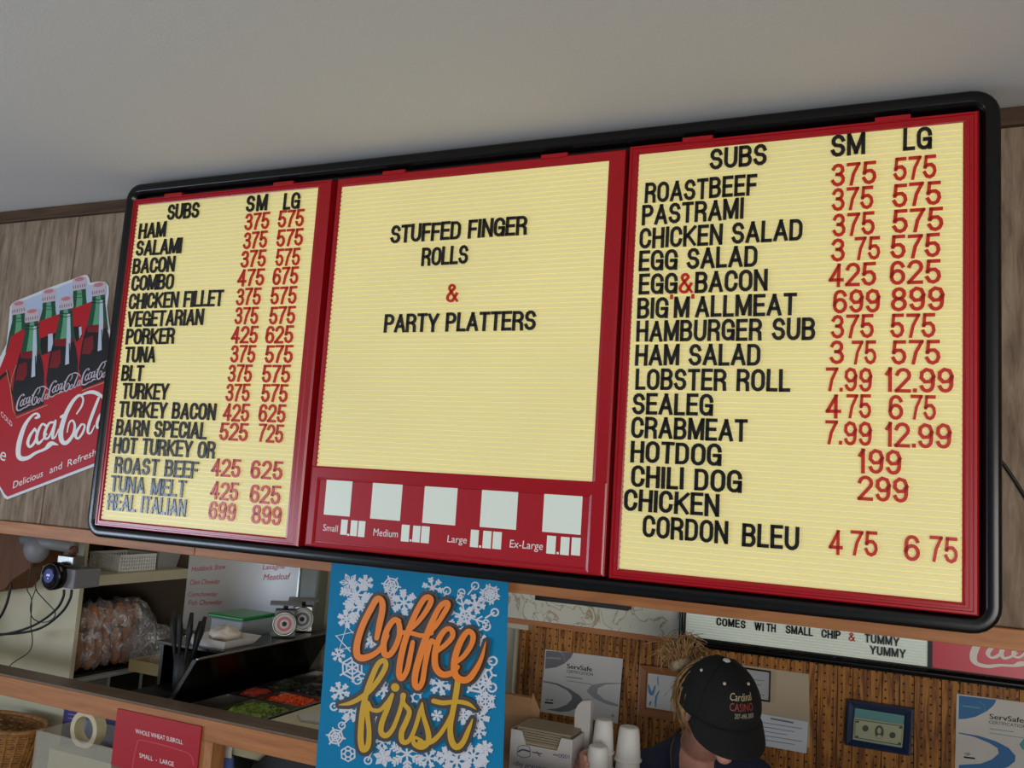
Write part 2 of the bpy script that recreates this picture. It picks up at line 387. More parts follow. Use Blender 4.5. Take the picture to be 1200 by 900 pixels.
M['clear'] = mat('clear_acrylic', srgb(210, 206, 190), .12, alpha=.24)
M['frost'] = mat('frosted_plastic', srgb(170, 172, 170), .35, alpha=.7)
# ---------------------------------------------------------------- the room
YW = 2.11; CZ = EYE+.427*YW
ZT = P(0, 610, YW-.022).z; ZB = P(0, 625, YW-.022).z
c = struct(obj('ceiling', MB().box(-5.4, 3.6, -4.2, 4.2, CZ, CZ+.08), M['ceil']))
struct(obj('floor', MB().box(-5.4, 3.6, -4.2, 4.2, -.08, 0), M['floor']))
wf = struct(obj('wall_front', MB().box(-4.9, 3.0, YW+.012, YW+.075, ZT-.02, CZ-.001), M['blackm']))
# barn boards
seam = P(93, 255, YW).x
xs = [-4.9, -4.45, -4.05, -3.62, -3.2, seam, seam+.36, seam+.66, seam+1.05, seam+1.42, seam+1.75, seam+2.12, seam+2.5, .62, .95, 1.3, 1.7, 2.1, 2.5, 3.0]
cz0 = P(0, 263, YW).z
for i in range(len(xs)-1):
    obj('plank', MB().box(xs[i]+.0032, xs[i+1]-.0032, YW-.001, YW+.012, ZT+.0005, cz0+.01), M['barn'], wf, bev=.0015)
obj('crown_trim', MB().box(-4.9, 3.0, YW-.018, YW+.01, cz0, CZ-.002), M['crown'], wf, bev=.003)
xq = P(228, 652, YW-.02).x
for a, b in ((-4.9, xq-.001), (xq+.001, 3.0)):
    obj('trim_board', MB().box(a, b, YW-.022, YW+.07, ZB, ZT), M['oak'], wf, bev=.002)
# side walls, kitchen walls
struct(obj('wall_back', MB().box(-4.9, 3.3, 3.09, 3.16, 0, CZ-.001), M['kwall']))
struct(obj('wall_left', MB().box(-3.5, -3.42, YW+.08, 3.085, 0, CZ-.001), M['kwall']))
wl = MB(); wl.box(-5.0, -4.92, -4.1, -2.3, 0, CZ-.002); wl.box(-5.0, -4.92, .1, YW+.2, 0, CZ-.002); wl.box(-5.0, -4.92, -2.3, .1, 0, .7); wl.box(-5.0, -4.92, -2.3, .1, 1.5, CZ-.002)
struct(obj('wall_west', wl, M['kwall']))
struct(obj('wall_right', MB().box(3.3, 3.38, -4.1, 3.08, 0, CZ-.001), M['kwall']))
# pass-through ledge and post
Y0 = 2.085
zr1 = P(0, 790, Y0).z; zr0 = P(100, 837, Y0).z
pt = thing('pass_through_ledge', 'long orange-brown wooden ledge rail with a darker top along the serving opening', 'ledge', (-1.5, Y0+.03, zr0-.5))
obj('front_board', MB().box(-4.9, 3.0, Y0, Y0+.02, zr0, zr1-.004), M['oak'], pt, bev=.002)
obj('ledge_top', MB().box(-4.9, 3.0, Y0-.002, Y0+.085, zr1-.003, zr1+.004), M['ledge'], pt, bev=.001)
xa = P(236, 855, Y0+.004).x; xb = P(251, 857, Y0+.004).x
obj('post', MB().box(xa, xb, Y0+.004, Y0+.06, 0, zr0-.001), M['oakz'], pt, bev=.002)
obj('post', MB().box(xb+1.5, xb+1.54, Y0+.004, Y0+.06, 0, zr0-.001), M['oakz'], pt, bev=.002)
# pegboard: narrow grooved boards
YP = 3.065
peg = struct(obj('trim_1', MB().box(P(604, 760, YP).x, 3.04, YP+.012, YP+.022, .3, 2.3), M['blackm']))
x = P(604, 760, YP).x; wd_ = [.04, .075, .05, .055, .10, .05, .035, .06, .045, .085, .05]
i = 0
while x < 1.6:
    ww = wd_[i % 11]
    obj('pegboard_strip', MB().box(x+.0012, x+ww-.0012, YP, YP+.012, .3, 2.3), M['peg'], peg); x += ww; i += 1
# header box with the marbled face
YH = 2.85; hz = P(600, 728, YH).z; hx = P(597, 728, YH).x-.12
hd = thing('laminate_header', 'marbled pale laminate header over the pegboard with a wooden lower edge', 'cabinet', (.6, 2.95, hz))
obj('laminate_face', MB().box(hx, 3.03, YH, 3.055, hz+.012, hz+.5), M['marble'], hd)
obj('wood_edge', MB().box(hx, P(800, 757, YH).x, YH-.004, 3.055, hz-.006, hz+.0115), M['oak'], hd, bev=.002)
q = P(602, 745, 3.0)
cn = thing('wall_conduit', 'thin pale conduit pipe with a cream box at the left edge of the pegboard', 'pipe', (q.x, 3.02, .74))
obj('pipe', MB().tube([(q.x, 3.03, .74), (q.x, 3.03, hz-.045)], .008), M['cream'], cn, smooth=True)
obj('junction_box', MB().box(q.x-.02, P(621, 745, 3.0).x, 2.98, 3.055, hz-.045, hz-.012), M['cream'], cn, bev=.003)
a = P(630, 699, YW+.05); b = P(738, 712, YW+.05)
tag(obj('magnetic_strip', MB().box(a.x, b.x, YW+.03, YW+.068, ZB-.018, ZB-.001), M['blackm'], bev=.002), 'flat black bar fixed under the brown trim right of the blue poster', 'bar')
# ---------------------------------------------------------------- menu board
def rr(x0, x1, z0, z1, r, y, n=6):
    out = []
    for cx, cz, a0 in ((x1-r, z1-r, 0), (x0+r, z1-r, 90), (x0+r, z0+r, 180), (x1-r, z0+r, 270)):
        for i in range(n+1):
            a = math.radians(a0+90*i/n); out.append(Vector((cx+r*math.cos(a), y, cz+r*math.sin(a))))
    return out
YB = 1.95
bx0, bx1, bz0, bz1 = R4([(148, 216), (1174, 100), (1176, 748), (98, 628)], YB)
mbd = thing('menu_board', 'large black framed menu board with three cream letter panels in red frames', 'menu board', ((bx0+bx1)/2, 2.0, bz0))
def ring_frame(prof, x0, x1, z0, z1, r0):
    return MB().rings([rr(x0+i_, x1-i_, z0+i_, z1-i_, max(r0-i_, .004), y) for i_, y in prof], cap0=False, cap1=False)
f = ring_frame([(0, 2.07), (0, 1.966), (.0015, 1.957), (.005, 1.9525), (.009, 1.9515), (.026, 1.9505), (.0285, 1.952), (.030, 1.958), (.034, 1.959), (.0345, 1.99)], bx0, bx1, bz0, bz1, .055)
obj('frame', f, M['black'], mbd, smooth=True)
obj('backing_box', MB().box(bx0+.02, bx1-.02, 1.988, 2.068, bz0+.02, bz1-.02), M['blackm'], mbd)
for hx_ in (bx0+.4, bx0+1.2, bx1-.4):
    obj('mounting_bracket', MB().box(hx_-.03, hx_+.03, 2.068, YW-.0005, bz1-.25, bz1-.15), M['darksteel'], mbd)
YL = 1.957
def door(outer, inner, lid):
    O = R4(outer, 1.952); I = R4(inner, YL)
    def L(f_, y): return [Vector((O[i]+(I[i]-O[i])*f_, y, O[j]+(I[j]-O[j])*f_)) for i, j in ((0, 2), (1, 2), (1, 3), (0, 3))]
    pr = [(0, 1.986), (0, 1.956), (.12, 1.952), (.30, 1.952), (.36, 1.9545), (.56, 1.9545), (.60, 1.953), (.8, 1.953), (.86, 1.955), (1, 1.956), (1, 1.962)]
    mb = MB().rings([L(a, b) for a, b in pr], cap0=False, cap1=False)
    return O, I, mb
def lpanel(I, z0):
    mb = MB(); z = z0; rs = []; p = .0123
    while z < I[3]-.001:
        zz = min(z+p, I[3])
        for f_, y in ((0, YL+.0042), (.14, YL+.0042), (.22, YL-.0004), (.92, YL+.0002)):
            rs.append((z+(zz-z)*f_, y))
        z = zz
    rs.append((I[3], YL))
    vs = []; fs = []
    for z_, y in rs: vs += [(I[0], y, z_), (I[1], y, z_)]
    for i in range(len(rs)-1): fs.append((2*i, 2*i+1, 2*i+3, 2*i+2))
    n = len(vs); mb.add(vs+[(I[0], 1.97, z0), (I[1], 1.97, z0), (I[0], 1.97, I[3]), (I[1], 1.97, I[3])], fs+[(n, n+1, n+3, n+2), (0, 1, n+1, n), (n-2, n-1, n+3, n+2)])
    return mb
panels = []
for key, outer, inner in (('l', [(155, 233), (392, 210), (357, 640), (112, 617)], [(162, 241), (373, 220), (335, 629.6), (118.5, 609)]),
                     ('c', [(395, 208), (732, 176), (708, 672), (357, 643)], [(402, 218), (713, 190), (695, 565), (370, 549)]),
                     ('r', [(738, 172), (1147, 128), (1148, 722), (712, 678)], [(748, 181), (1128, 144), (1128, 707), (727, 666)])):
    O, I, mb = door(outer, inner, key)
    if key == 'c':   # the price strip closes the lower part of this door
        J = (I[0], I[1], O[2]+.02, I[3])
        mb = MB().rings([[Vector((O[i]+(J[i]-O[i])*f_, y, O[j]+(J[j]-O[j])*f_)) for i, j in ((0, 2), (1, 2), (1, 3), (0, 3))] for f_, y in ((0, 1.986), (0, 1.956), (.12, 1.953), (.8, 1.953), (1, 1.956), (1, 1.962))], cap0=False, cap1=False)
    if key == 'l':   # right hand bar shows its side face: pull the front edge in
        O = (O[0], O[1]-.018, O[2], O[3])
        def L(f_, y): return [Vector((O[i]+(I[i]-O[i])*f_, y, O[j]+(I[j]-O[j])*f_)) for i, j in ((0, 2), (1, 2), (1, 3), (0, 3))]
        mb = MB().rings([L(a, b) for a, b in ((0, 1.986), (0, 1.956), (.12, 1.952), (.30, 1.952), (.36, 1.9545), (.56, 1.9545), (.60, 1.953), (.8, 1.953), (.86, 1.955), (1, 1.956), (1, 1.962))], cap0=False, cap1=False)
    obj('door_frame', mb, M['red'], mbd)
    p = obj('letter_panel', lpanel(I, I[2]), M['glow'], mbd)
    panels.append((O, I, p))
    # small catches on the upper edge
    for fx in (.22, .78):
        cx = O[0]+(O[1]-O[0])*fx
        obj('catch', MB().box(cx-.035, cx+.035, 1.9505, 1.985, O[3]-.004, O[3]+.006), M['red'], mbd)
# price strip of the middle panel
O, I, _ = panels[1]
so = (O[0]+.002, O[1]-.002, O[2]+.002, I[2]+.004)
SI = R4([(377, 561), (694, 583), (684, 664), (366, 638)], 1.954)
mb = MB()
def LR(a, y, i_=0): return [Vector((a[0]+i_, y, a[2]+i_)), Vector((a[1]-i_, y, a[2]+i_)), Vector((a[1]-i_, y, a[3]-i_)), Vector((a[0]+i_, y, a[3]-i_))]
mb.rings([LR(so, 1.962), LR(so, 1.9515), LR(so, 1.950, .004), LR(SI, 1.950, -.006), LR(SI, 1.9515), LR(SI, 1.9545, .001)], cap0=False, cap1=True)
obj('strip_frame', mb, M['red'], mbd)
st = obj('price_strip', MB().box(SI[0]+.001, SI[1]-.001, 1.9535, 1.956, SI[2]+.001, SI[3]-.001), M['redprint'], mbd)
c7 = lambda x, y: (360+x/6.6667, 540+y/6.6667)
c8 = lambda x, y: (520+x/5.4545, 540+y/5.4545)
def win(pts, cf, nm='picture_window'):
    q = R4([cf(*p) for p in pts], 1.953)
    obj(nm, MB().box(q[0], q[1], 1.9530, 1.9534, q[2], q[3]), M['glowwhite'], st)
win([(150, 147), (352, 160), (333, 438), (132, 418)], c7); win([(512, 168), (745, 183), (725, 470), (493, 450)], c7)
win([(918, 192), (1173, 208), (1158, 505), (900, 485)], c7); win([(243, 180), (475, 192), (463, 440), (232, 424)], c8)
win([(640, 200), (886, 215), (877, 472), (632, 455)], c8)
for cf, ws_, dot in ((c7, [[(267, 458), (318, 462), (308, 580), (258, 576)], [(340, 465), (392, 467), (388, 590), (337, 585)], [(402, 470), (455, 472), (446, 598), (395, 592)]], (320, 578)),
                 (c7, [[(738, 498), (800, 502), (792, 634), (732, 628)], [(827, 506), (885, 510), (878, 638), (821, 634)], [(893, 510), (957, 514), (950, 646), (887, 640)]], (807, 622)),
                 (c8, [[(173, 440), (225, 443), (218, 555), (168, 550)], [(252, 447), (306, 450), (300, 562), (247, 557)], [(316, 452), (371, 456), (366, 567), (310, 562)]], (232, 548)),
                 (c8, [[(660, 478), (717, 481), (713, 597), (656, 592)], [(748, 485), (804, 489), (800, 605), (744, 600)], [(818, 489), (874, 493), (872, 608), (814, 602)]], (728, 590))):
    for w4 in ws_: win(w4, cf, 'price_window')
    k_ = 7 if cf is c8 else 8
    win([(dot[0]-k_, dot[1]-k_), (dot[0]+k_, dot[1]-k_), (dot[0]+k_, dot[1]+k_), (dot[0]-k_, dot[1]+k_)], cf, 'decimal_point')
for s, cf, a, b, h in (('Small', c7, (122, 545), (236, 556), 52), ('Medium', c7, (515, 584), (706, 600), 58), ('Large', c8, (22, 520), (146, 529), 46), ('Ex-Large', c8, (420, 553), (632, 570), 50)):
    mb = MB(); text(mb, s, a, b, h, lambda x, y: P(*cf(x, y), 1.9531), slant=.12); obj('caption', mb, M['white'], st, fixn=False)
# the changeable letters
def u5(ox, oy): return lambda x, y: (ox+x/5, oy+y/5)
k1 = u5(140, 220); k2 = u5(120, 370); k3 = u5(100, 500); k6 = u5(420, 230)
r4 = lambda x, y: (720+x/2.7273, 120+y/2.7273)
r5 = lambda x, y: (700+x/2.7273, 410+y/2.7273)
HB = .0495
def B(s, cf, x0, y0, x1, y1, pan, H=HB): row(s, cf(x0, y0), cf(x1, y1), 1.9558, panels[pan][2], M['letter'], H, .155, 'b', 'letter', M['lred'])
def N(s, cf, x0, y0, x1, y1, pan, H=.051): row(s, cf(x0, y0), cf(x1, y1), 1.9558, panels[pan][2], M['lred'], H, .135, 'n', 'numeral')
for a in (('SUBS', k1, 281, 187, 465, 180), ('SM', k1, 742, 140, 865, 137), ('LG', k1, 960, 130, 1056, 124), ('HAM', k1, 112, 300, 270, 292),
    ('SALAMI', k1, 97, 400, 363, 388), ('BACON', k1, 78, 505, 322, 495), ('COMBO', k1, 70, 605, 315, 598), ('CHICKEN FILLET', k1, 55, 710, 605, 697),
    ('VEGETARIAN', k1, 45, 815, 490, 808), ('PORKER', k2, 138, 168, 420, 168), ('TUNA', k2, 130, 275, 308, 277), ('BLT', k2, 112, 383, 238, 385),
    ('TURKEY', k2, 115, 490, 385, 492), ('TURKEY BACON', k2, 95, 597, 662, 612), ('BARN SPECIAL', k2, 78, 702, 610, 725), ('HOT TURKEY OR', k2, 62, 808, 658, 838),
    ('ROAST BEEF', k3, 170, 275, 658, 303), ('TUNA MELT', k3, 145, 385, 587, 412), ('REAL ITALIAN', k3, 128, 487, 587, 527)): B(*a, 0)
for a in (('375', k1, 733, 250, 875, 245), ('375', k1, 725, 360, 862, 355), ('375', k1, 710, 470, 855, 465), ('475', k1, 692, 577, 845, 578), ('375', k1, 683, 692, 825, 688),
    ('375', k1, 675, 803, 810, 800), ('425', k2, 755, 162, 908, 165), ('375', k2, 750, 275, 893, 277), ('375', k2, 735, 388, 873, 392), ('375', k2, 722, 500, 860, 507),
    ('425', k2, 707, 615, 857, 625), ('525', k2, 685, 728, 850, 738), ('425', k3, 738, 290, 905, 298), ('425', k3, 732, 425, 893, 437), ('699', k3, 722, 543, 877, 553),
    ('575', k1, 928, 235, 1078, 228), ('575', k1, 920, 347, 1073, 342), ('575', k1, 915, 460, 1055, 457), ('675', k1, 898, 568, 1045, 570), ('575', k1, 885, 685, 1035, 683),
    ('575', k1, 877, 802, 1027, 800), ('625', k2, 955, 162, 1115, 165), ('575', k2, 952, 277, 1113, 280), ('575', k2, 935, 392, 1098, 395), ('575', k2, 930, 505, 1083, 510),
    ('625', k2, 915, 620, 1070, 630), ('725', k2, 912, 740, 1057, 747), ('625', k3, 968, 303, 1152, 313), ('625', k3, 963, 445, 1140, 457), ('899', k3, 972, 567, 1145, 580)): N(*a, 0)
for a in (('STUFFED FINGER', k6, 188, 277, 987, 228), ('ROLLS', k6, 370, 408, 640, 398), ('PARTY PLATTERS', k6, 150, 800, 1037, 787)): B(*a, 1, .048)
row('&', k6(515, 624), k6(585, 620), 1.9558, panels[1][2], M['lred'], .048, .12, 'b', 'letter', M['lred'])
for a in (('SUBS', r4, 305, 213, 487, 203), ('SM', r4, 692, 175, 802, 168), ('LG', r4, 922, 155, 1015, 150), ('ROASTBEEF', r4, 97, 323, 455, 297), ('PASTRAMI', r4, 88, 397, 413, 370),
    ('CHICKEN SALAD', r4, 80, 472, 602, 438), ('EGG SALAD', r4, 78, 543, 458, 523), ('EGG&BACON', r4, 78, 618, 490, 600), ("BIG'M'ALLMEAT", r4, 73, 693, 582, 680),
    ('HAMBURGER SUB', r4, 70, 768, 642, 758), ('HAM SALAD', r4, 66, 843, 468, 840), ('LOBSTER ROLL', r5, 122, 130, 617, 133), ('SEALEG', r5, 112, 207, 370, 212),
    ('CRABMEAT', r5, 108, 283, 480, 293), ('HOTDOG', r5, 106, 360, 397, 372), ('CHILI DOG', r5, 108, 437, 462, 460), ('CHICKEN', r5, 85, 512, 390, 535),
    ('CORDON', r5, 145, 597, 418, 623), ('BLEU', r5, 462, 627, 645, 642)): B(*a, 2)
for a in (('375', r4, 692, 270, 838, 262), ('375', r4, 695, 348, 828, 343), ('375', r4, 697, 430, 833, 425), ('3', r4, 692, 510, 737, 508), ('75', r4, 768, 505, 850, 503), ('425', r4, 685, 590, 838, 587),
    ('699', r4, 698, 673, 850, 673), ('375', r4, 692, 755, 830, 755), ('3', r4, 688, 838, 735, 838), ('75', r4, 758, 838, 838, 840), ('7.99', r5, 730, 132, 878, 135), ('4', r5, 730, 220, 780, 220), ('75', r5, 795, 220, 876, 222),
    ('7.99', r5, 727, 303, 878, 307), ('575', r4, 892, 250, 1030, 247), ('575', r4, 888, 335, 1045, 330), ('575', r4, 888, 418, 1052, 412), ('575', r4, 882, 500, 1043, 497),
    ('625', r4, 880, 583, 1045, 580), ('899', r4, 883, 667, 1055, 667), ('575', r4, 882, 753, 1027, 753), ('575', r4, 885, 838, 1043, 840), ('12.99', r5, 918, 135, 1140, 138),
    ('6', r5, 930, 223, 978, 223), ('75', r5, 1000, 224, 1083, 225), ('12.99', r5, 918, 310, 1132, 317), ('199', r5, 832, 395, 973, 400), ('299', r5, 832, 482, 995, 490),
    ('4', r5, 740, 655, 785, 657), ('75', r5, 808, 658, 897, 662), ('6', r5, 980, 673, 1032, 676), ('75', r5, 1062, 678, 1153, 683)): N(*a, 2, .0515)
# ---------------------------------------------------------------- tin sign with the six bottles
YS = 2.1045
vs_ = lambda x, y: P(x/6, 310+y/6, YS)
def layer(k): return lambda x, y: P(x/6, 310+y/6, YS)+Vector((0, -.0002*k, 0))
out = [(70, 300), (82, 275), (110, 257), (330, 168), (590, 73), (612, 74), (625, 92), (633, 128), (690, 118), (742, 122), (762, 150), (764, 200), (750, 300), (765, 420), (800, 620), (870, 800), (870, 1340), (50, 1652), (28, 1640), (0, 1585), (-130, 1420), (-150, 1000), (-110, 820), (0, 650), (45, 560), (60, 420)]
tsg = thing('tin_bottle_sign', 'die-cut tin sign showing a red carton of six cola bottles, left of the menu board', 'sign', P(60, 590, YS))
mb = MB(); mb.prism([vs_(x, y) for x, y in out], (0, .003, 0)); obj('tin_sheet', mb, M['tin'], tsg, bev=.0006)
m_ = {'sky': mat('tin_print_pale_blue', srgb(176, 192, 218), .3), 'red': mat('tin_print_red', srgb(178, 8, 24), .5, spec=.3), 'green': mat('tin_print_green', srgb(92, 160, 122), .3),
      'dgreen': mat('tin_print_dark_green', srgb(22, 74, 50), .3), 'dark': mat('tin_print_cola', srgb(14, 8, 10), .5, spec=.3), 'cap': mat('tin_print_cap', srgb(196, 180, 192), .3),
      'pink': mat('tin_print_pink', srgb(190, 120, 128), .3), 'wine': mat('tin_print_wine', srgb(120, 8, 24), .3), 'glint': mat('tin_print_glint', srgb(188, 198, 214), .3), 'gold': mat('tin_print_gold', srgb(190, 150, 110), .3)}
def flat(name, parts, m, par, label=None):
    mb = MB()
    for f_ in parts: f_(mb)
    return obj(name, mb, m, par, fixn=False, label=label)
L1 = layer(1)
flat('sky_print', [lambda b: fill(b, [(84, 310), (118, 272), (590, 92), (610, 100), (622, 145), (740, 140), (748, 160), (748, 200), (735, 300), (750, 440), (400, 600), (60, 600), (75, 430)], L1)], m_['sky'], tsg)
def capprint(b, cx, cy, k, s=1.0):
    Lk = layer(k)
    fill(b, [(cx-50*s, cy-8*s), (cx+50*s, cy-26*s), (cx+54*s, cy+38*s), (cx+48*s, cy+50*s), (cx-46*s, cy+66*s), (cx-52*s, cy+56*s)], Lk)
    fill(b, [(cx+50*s*math.cos(a*PI/8)+4*math.sin(a*PI/8), cy-14*s+(-22*s)*math.sin(a*PI/8)-8*s*math.cos(a*PI/8)) for a in range(16)], lambda x, y: Lk(x, y)+Vector((0, -.0001, 0)))
def neck(cx, cy, a, b_, rows):  # rows: (dy, halfwidth, shift)
    l = [(cx-h+s, cy+d) for d, h, s in rows]; r = [(cx+h+s, cy+d) for d, h, s in reversed(rows)]
    return l+r
caps_b = [(133, 290), (345, 205), (560, 120)]; caps_f = [(228, 345), (466, 257), (695, 160)]
for nm, cc, base in (('back', caps_b, 2), ('front', caps_f, 6)):
    if nm == 'front':
        L5 = layer(5)
        flat('carton_print', [lambda b: fill(b, [(60, 580), (80, 505), (165, 450), (190, 520), (280, 400), (640, 262), (700, 240), (748, 430), (800, 640), (850, 800), (850, 1325), (55, 1630), (35, 1615), (0, 1555), (-115, 1400), (-140, 1000), (-100, 830), (0, 730)], layer(4))], m_['red'], tsg)
        flat('carton_window', [lambda b: fill(b, [(285, 520), (395, 480), (400, 600), (290, 640)], L5), lambda b: fill(b, [(505, 440), (570, 430), (580, 500), (540, 545)], L5), lambda b: fill(b, [(-20, 800), (60, 740), (90, 900), (60, 1000), (-60, 900)], L5)], m_['dark'], tsg)
        flat('carton_window_glint', [lambda b: fill(b, [(340, 490), (372, 484), (376, 600), (338, 615)], layer(5.5)), lambda b: fill(b, [(556, 440), (574, 436), (576, 490), (560, 520)], layer(5.5))], m_['glint'], tsg)
    for cx, cy in cc:
        rows = [(40, 44, 0), (110, 46, 0), (180, 58, -4), (300, 78, -10)] if nm == 'front' else [(40, 44, 0), (110, 46, 0), (190, 62, -5), (330, 84, -10)]
        flat('bottle_glass_print', [lambda b: fill(b, neck(cx, cy, 0, 0, rows), layer(base))], m_['dgreen'], tsg)
        flat('bottle_glass_light', [lambda b: fill(b, [(cx-16, cy+60), (cx+14, cy+58), (cx+20, cy+120), (cx+12, cy+290), (cx-44, cy+290), (cx-22, cy+150)], layer(base+.5))], m_['green'], tsg)
        if nm == 'front':
            flat('cola_print', [lambda b: fill(b, [(cx-85, cy+272), (cx+45, cy+256), (cx+70, cy+330), (cx+84, cy+420), (cx+80, cy+640), (cx-112, cy+715), (cx-140, cy+560), (cx-118, cy+400)], layer(base+.2))], m_['dark'], tsg)
            flat('cola_red_print', [lambda b: fill(b, [(cx-85, cy+272), (cx+45, cy+256), (cx+52, cy+285), (cx-10, cy+318), (cx-80, cy+316)], layer(base+.6)),
                                 lambda b: fill(b, [(cx-96, cy+360), (cx-40, cy+340), (cx-30, cy+420), (cx-60, cy+470), (cx-118, cy+470)], layer(base+.6))], m_['wine'], tsg)
            flat('bottle_glint', [lambda b: fill(b, [(cx+10, cy+90), (cx+30, cy+90), (cx+34, cy+240), (cx+24, cy+440), (cx-6, cy+450), (cx+2, cy+300)], layer(base+1))], m_['glint'], tsg)
        flat('bottle_outline', [lambda b: brush(b, [(cx-42, cy+84), (cx+4, cy+90), (cx+44, cy+76)], 6, layer(base+1.2), 2), lambda b: brush(b, [(cx-44, cy+106), (cx+4, cy+112), (cx+46, cy+98)], 5, layer(base+1.2), 2)]+([lambda b: brush(b, [(cx+24, cy+300), (cx+26, cy+480)], 7, layer(base+1.2), 0), lambda b: brush(b, [(cx-30, cy+330), (cx-36, cy+500)], 6, layer(base+1.2), 0)] if nm == 'front' else []), m_['dgreen'] if nm == 'back' else m_['dark'], tsg)['kind'] = 'stuff'
        flat('bottle_cap_print', [lambda b: capprint(b, cx, cy, base+1)], m_['cap'], tsg)
        flat('bottle_cap_crimps', [lambda b: [brush(b, [(cx-42+j*16, cy+30-j*3), (cx-42+j*16, cy+52-j*3)], 4, layer(base+2.2), 0, caps=False) for j in range(6)]], m_['dark'], tsg)['kind'] = 'stuff'
        flat('bottle_cap_badge', [lambda b: fill(b, [(cx+34*math.cos(a*PI/8), cy-16-14*math.sin(a*PI/8)-5*math.cos(a*PI/8)) for a in range(16)], layer(base+2))], m_['pink'], tsg)
# carton front over the bottle bottoms
flat('carton_front_print', [lambda b: fill(b, [(112, 1078), (340, 988), (345, 935), (575, 843), (580, 890), (700, 846), (852, 780), (852, 1326), (55, 1632), (45, 1420)], layer(9)),
    lambda b: fill(b, [(55, 770), (112, 1078), (60, 1500), (52, 1630), (0, 1555), (-115, 1400), (-130, 1000), (-60, 870)], layer(8.8))], m_['red'], tsg)
flat('carton_edge_line', [lambda b: brush(b, [(50, 745), (75, 860), (95, 1020), (118, 1078), (335, 988)], 5, layer(9.5), 0), lambda b: brush(b, [(310, 905), (348, 935), (575, 845)], 5, layer(9.5), 0),
    lambda b: brush(b, [(118, 710), (90, 790), (75, 880)], 4, layer(9.5)), lambda b: brush(b, [(580, 888), (760, 820)], 5, layer(9.5), 0)], m_['gold'], tsg)
# script word in crop units (x, y, width); baseline climbs a quarter
SCR = [[(255, 300, 14), (278, 288, 22), (262, 268, 14), (228, 285, 16), (180, 350, 26), (145, 450, 34), (132, 540, 34), (148, 582, 34), (200, 580, 26), (255, 545, 20), (320, 518, 20), (350, 490, 34), (372, 478, 30), (412, 488, 6)],
    [(250, 375, 16), (218, 420, 20), (200, 475, 22), (215, 502, 18), (245, 475, 18), (266, 420, 16), (252, 376, 14)],
    [(325, 352, 18), (302, 342, 14), (276, 385, 20), (262, 440, 22), (272, 478, 20), (300, 458, 14), (335, 410, 8)],
    [(378, 330, 16), (350, 338, 16), (322, 395, 20), (320, 440, 20), (345, 438, 14), (372, 385, 12), (396, 318, 16), (380, 395, 20), (374, 440, 18), (395, 430, 12), (418, 378, 8)],
    [(436, 292, 20), (456, 280, 20)],
    [(545, 270, 10), (580, 215, 14), (590, 165, 14), (565, 140, 18), (520, 180, 24), (470, 270, 30), (436, 380, 34), (438, 455, 34), (470, 475, 28), (515, 425, 22), (532, 360, 18), (518, 318, 14), (492, 335, 12), (478, 400, 8)],
    [(556, 150, 8), (610, 125, 18), (660, 118, 26), (710, 140, 26), (760, 185, 8)],
    [(578, 345, 14), (548, 390, 20), (538, 430, 20), (558, 442, 16), (588, 402, 16), (602, 352, 14), (580, 343, 12)],
    [(700, 160, 18), (665, 250, 22), (630, 350, 22), (625, 400, 18), (645, 405, 12), (672, 352, 8)],
    [(745, 262, 14), (715, 275, 18), (690, 330, 20), (692, 368, 18), (720, 350, 14), (752, 275, 14), (738, 330, 18), (742, 362, 16), (775, 320, 8)]]
def script(mb, mp, extra=0, ws=1):
    for s in SCR: brush(mb, [(x, y, w_*ws) for x, y, w_ in s], 10, mp, 4, extra)
flat('script_lettering', [lambda b: script(b, lambda x, y: layer(12)(x, y+780))], M['white'], tsg)
for ox, oy, s in ((95, 880, .36), (322, 785, .36), (552, 700, .36)):
    flat('bottle_script', [lambda b: script(b, lambda x, y: layer(8.6)(ox+(x-60)*s, oy+(y-180)*s), 4, .8)], m_['cap'], tsg)
L10 = layer(12)
mb = MB(); text(mb, 'Delicious', (95, 1575), (305, 1490), 50, L10, .1); text(mb, 'and', (352, 1470), (438, 1435), 50, L10, .1); text(mb, 'Refreshing', (478, 1423), (760, 1308), 50, L10, .1)
text(mb, 'ICE COLD', (-40, 1010), (90, 1145), 36, L10); text(mb, 'Take', (-150, 1310), (40, 1385), 90, L10, .2)
obj('small_lettering', mb, M['white'], tsg, fixn=False)
# ---------------------------------------------------------------- blue poster
YQ = 2.072
def U(k): return lambda x, y: P(370+x/5.217, 660+y/5.217, YQ)+Vector((0, {1: -.0003, 2: -.0045, 3: -.0075, 4: -.0095}[k], 0))
q0, q1, q2, q3 = R4([(388, 640), (596, 664), (590, 900), (370, 900)], YQ)
pz0 = P(480, 930, YQ).z
pos = thing('coffee_poster', 'blue poster with snowflakes and orange and yellow brush lettering reading Coffee first', 'poster', ((q0+q1)/2, YQ, pz0))
mb = MB(); n = 14; top = P(480, 655, YQ).z
x0b = P(370, 900, YQ).x; x1b = P(591, 900, YQ).x; x0t = P(388, 667, YQ).x; x1t = P(595, 690, YQ).x
mb.prism([(x0b, YQ, pz0), (x1b, YQ, pz0), (x1t, YQ, top), (x0t, YQ, top)], (0, .0012, 0))
obj('poster_sheet', mb, mat('poster_blue', srgb(8, 122, 168), .6, spec=.2), pos)
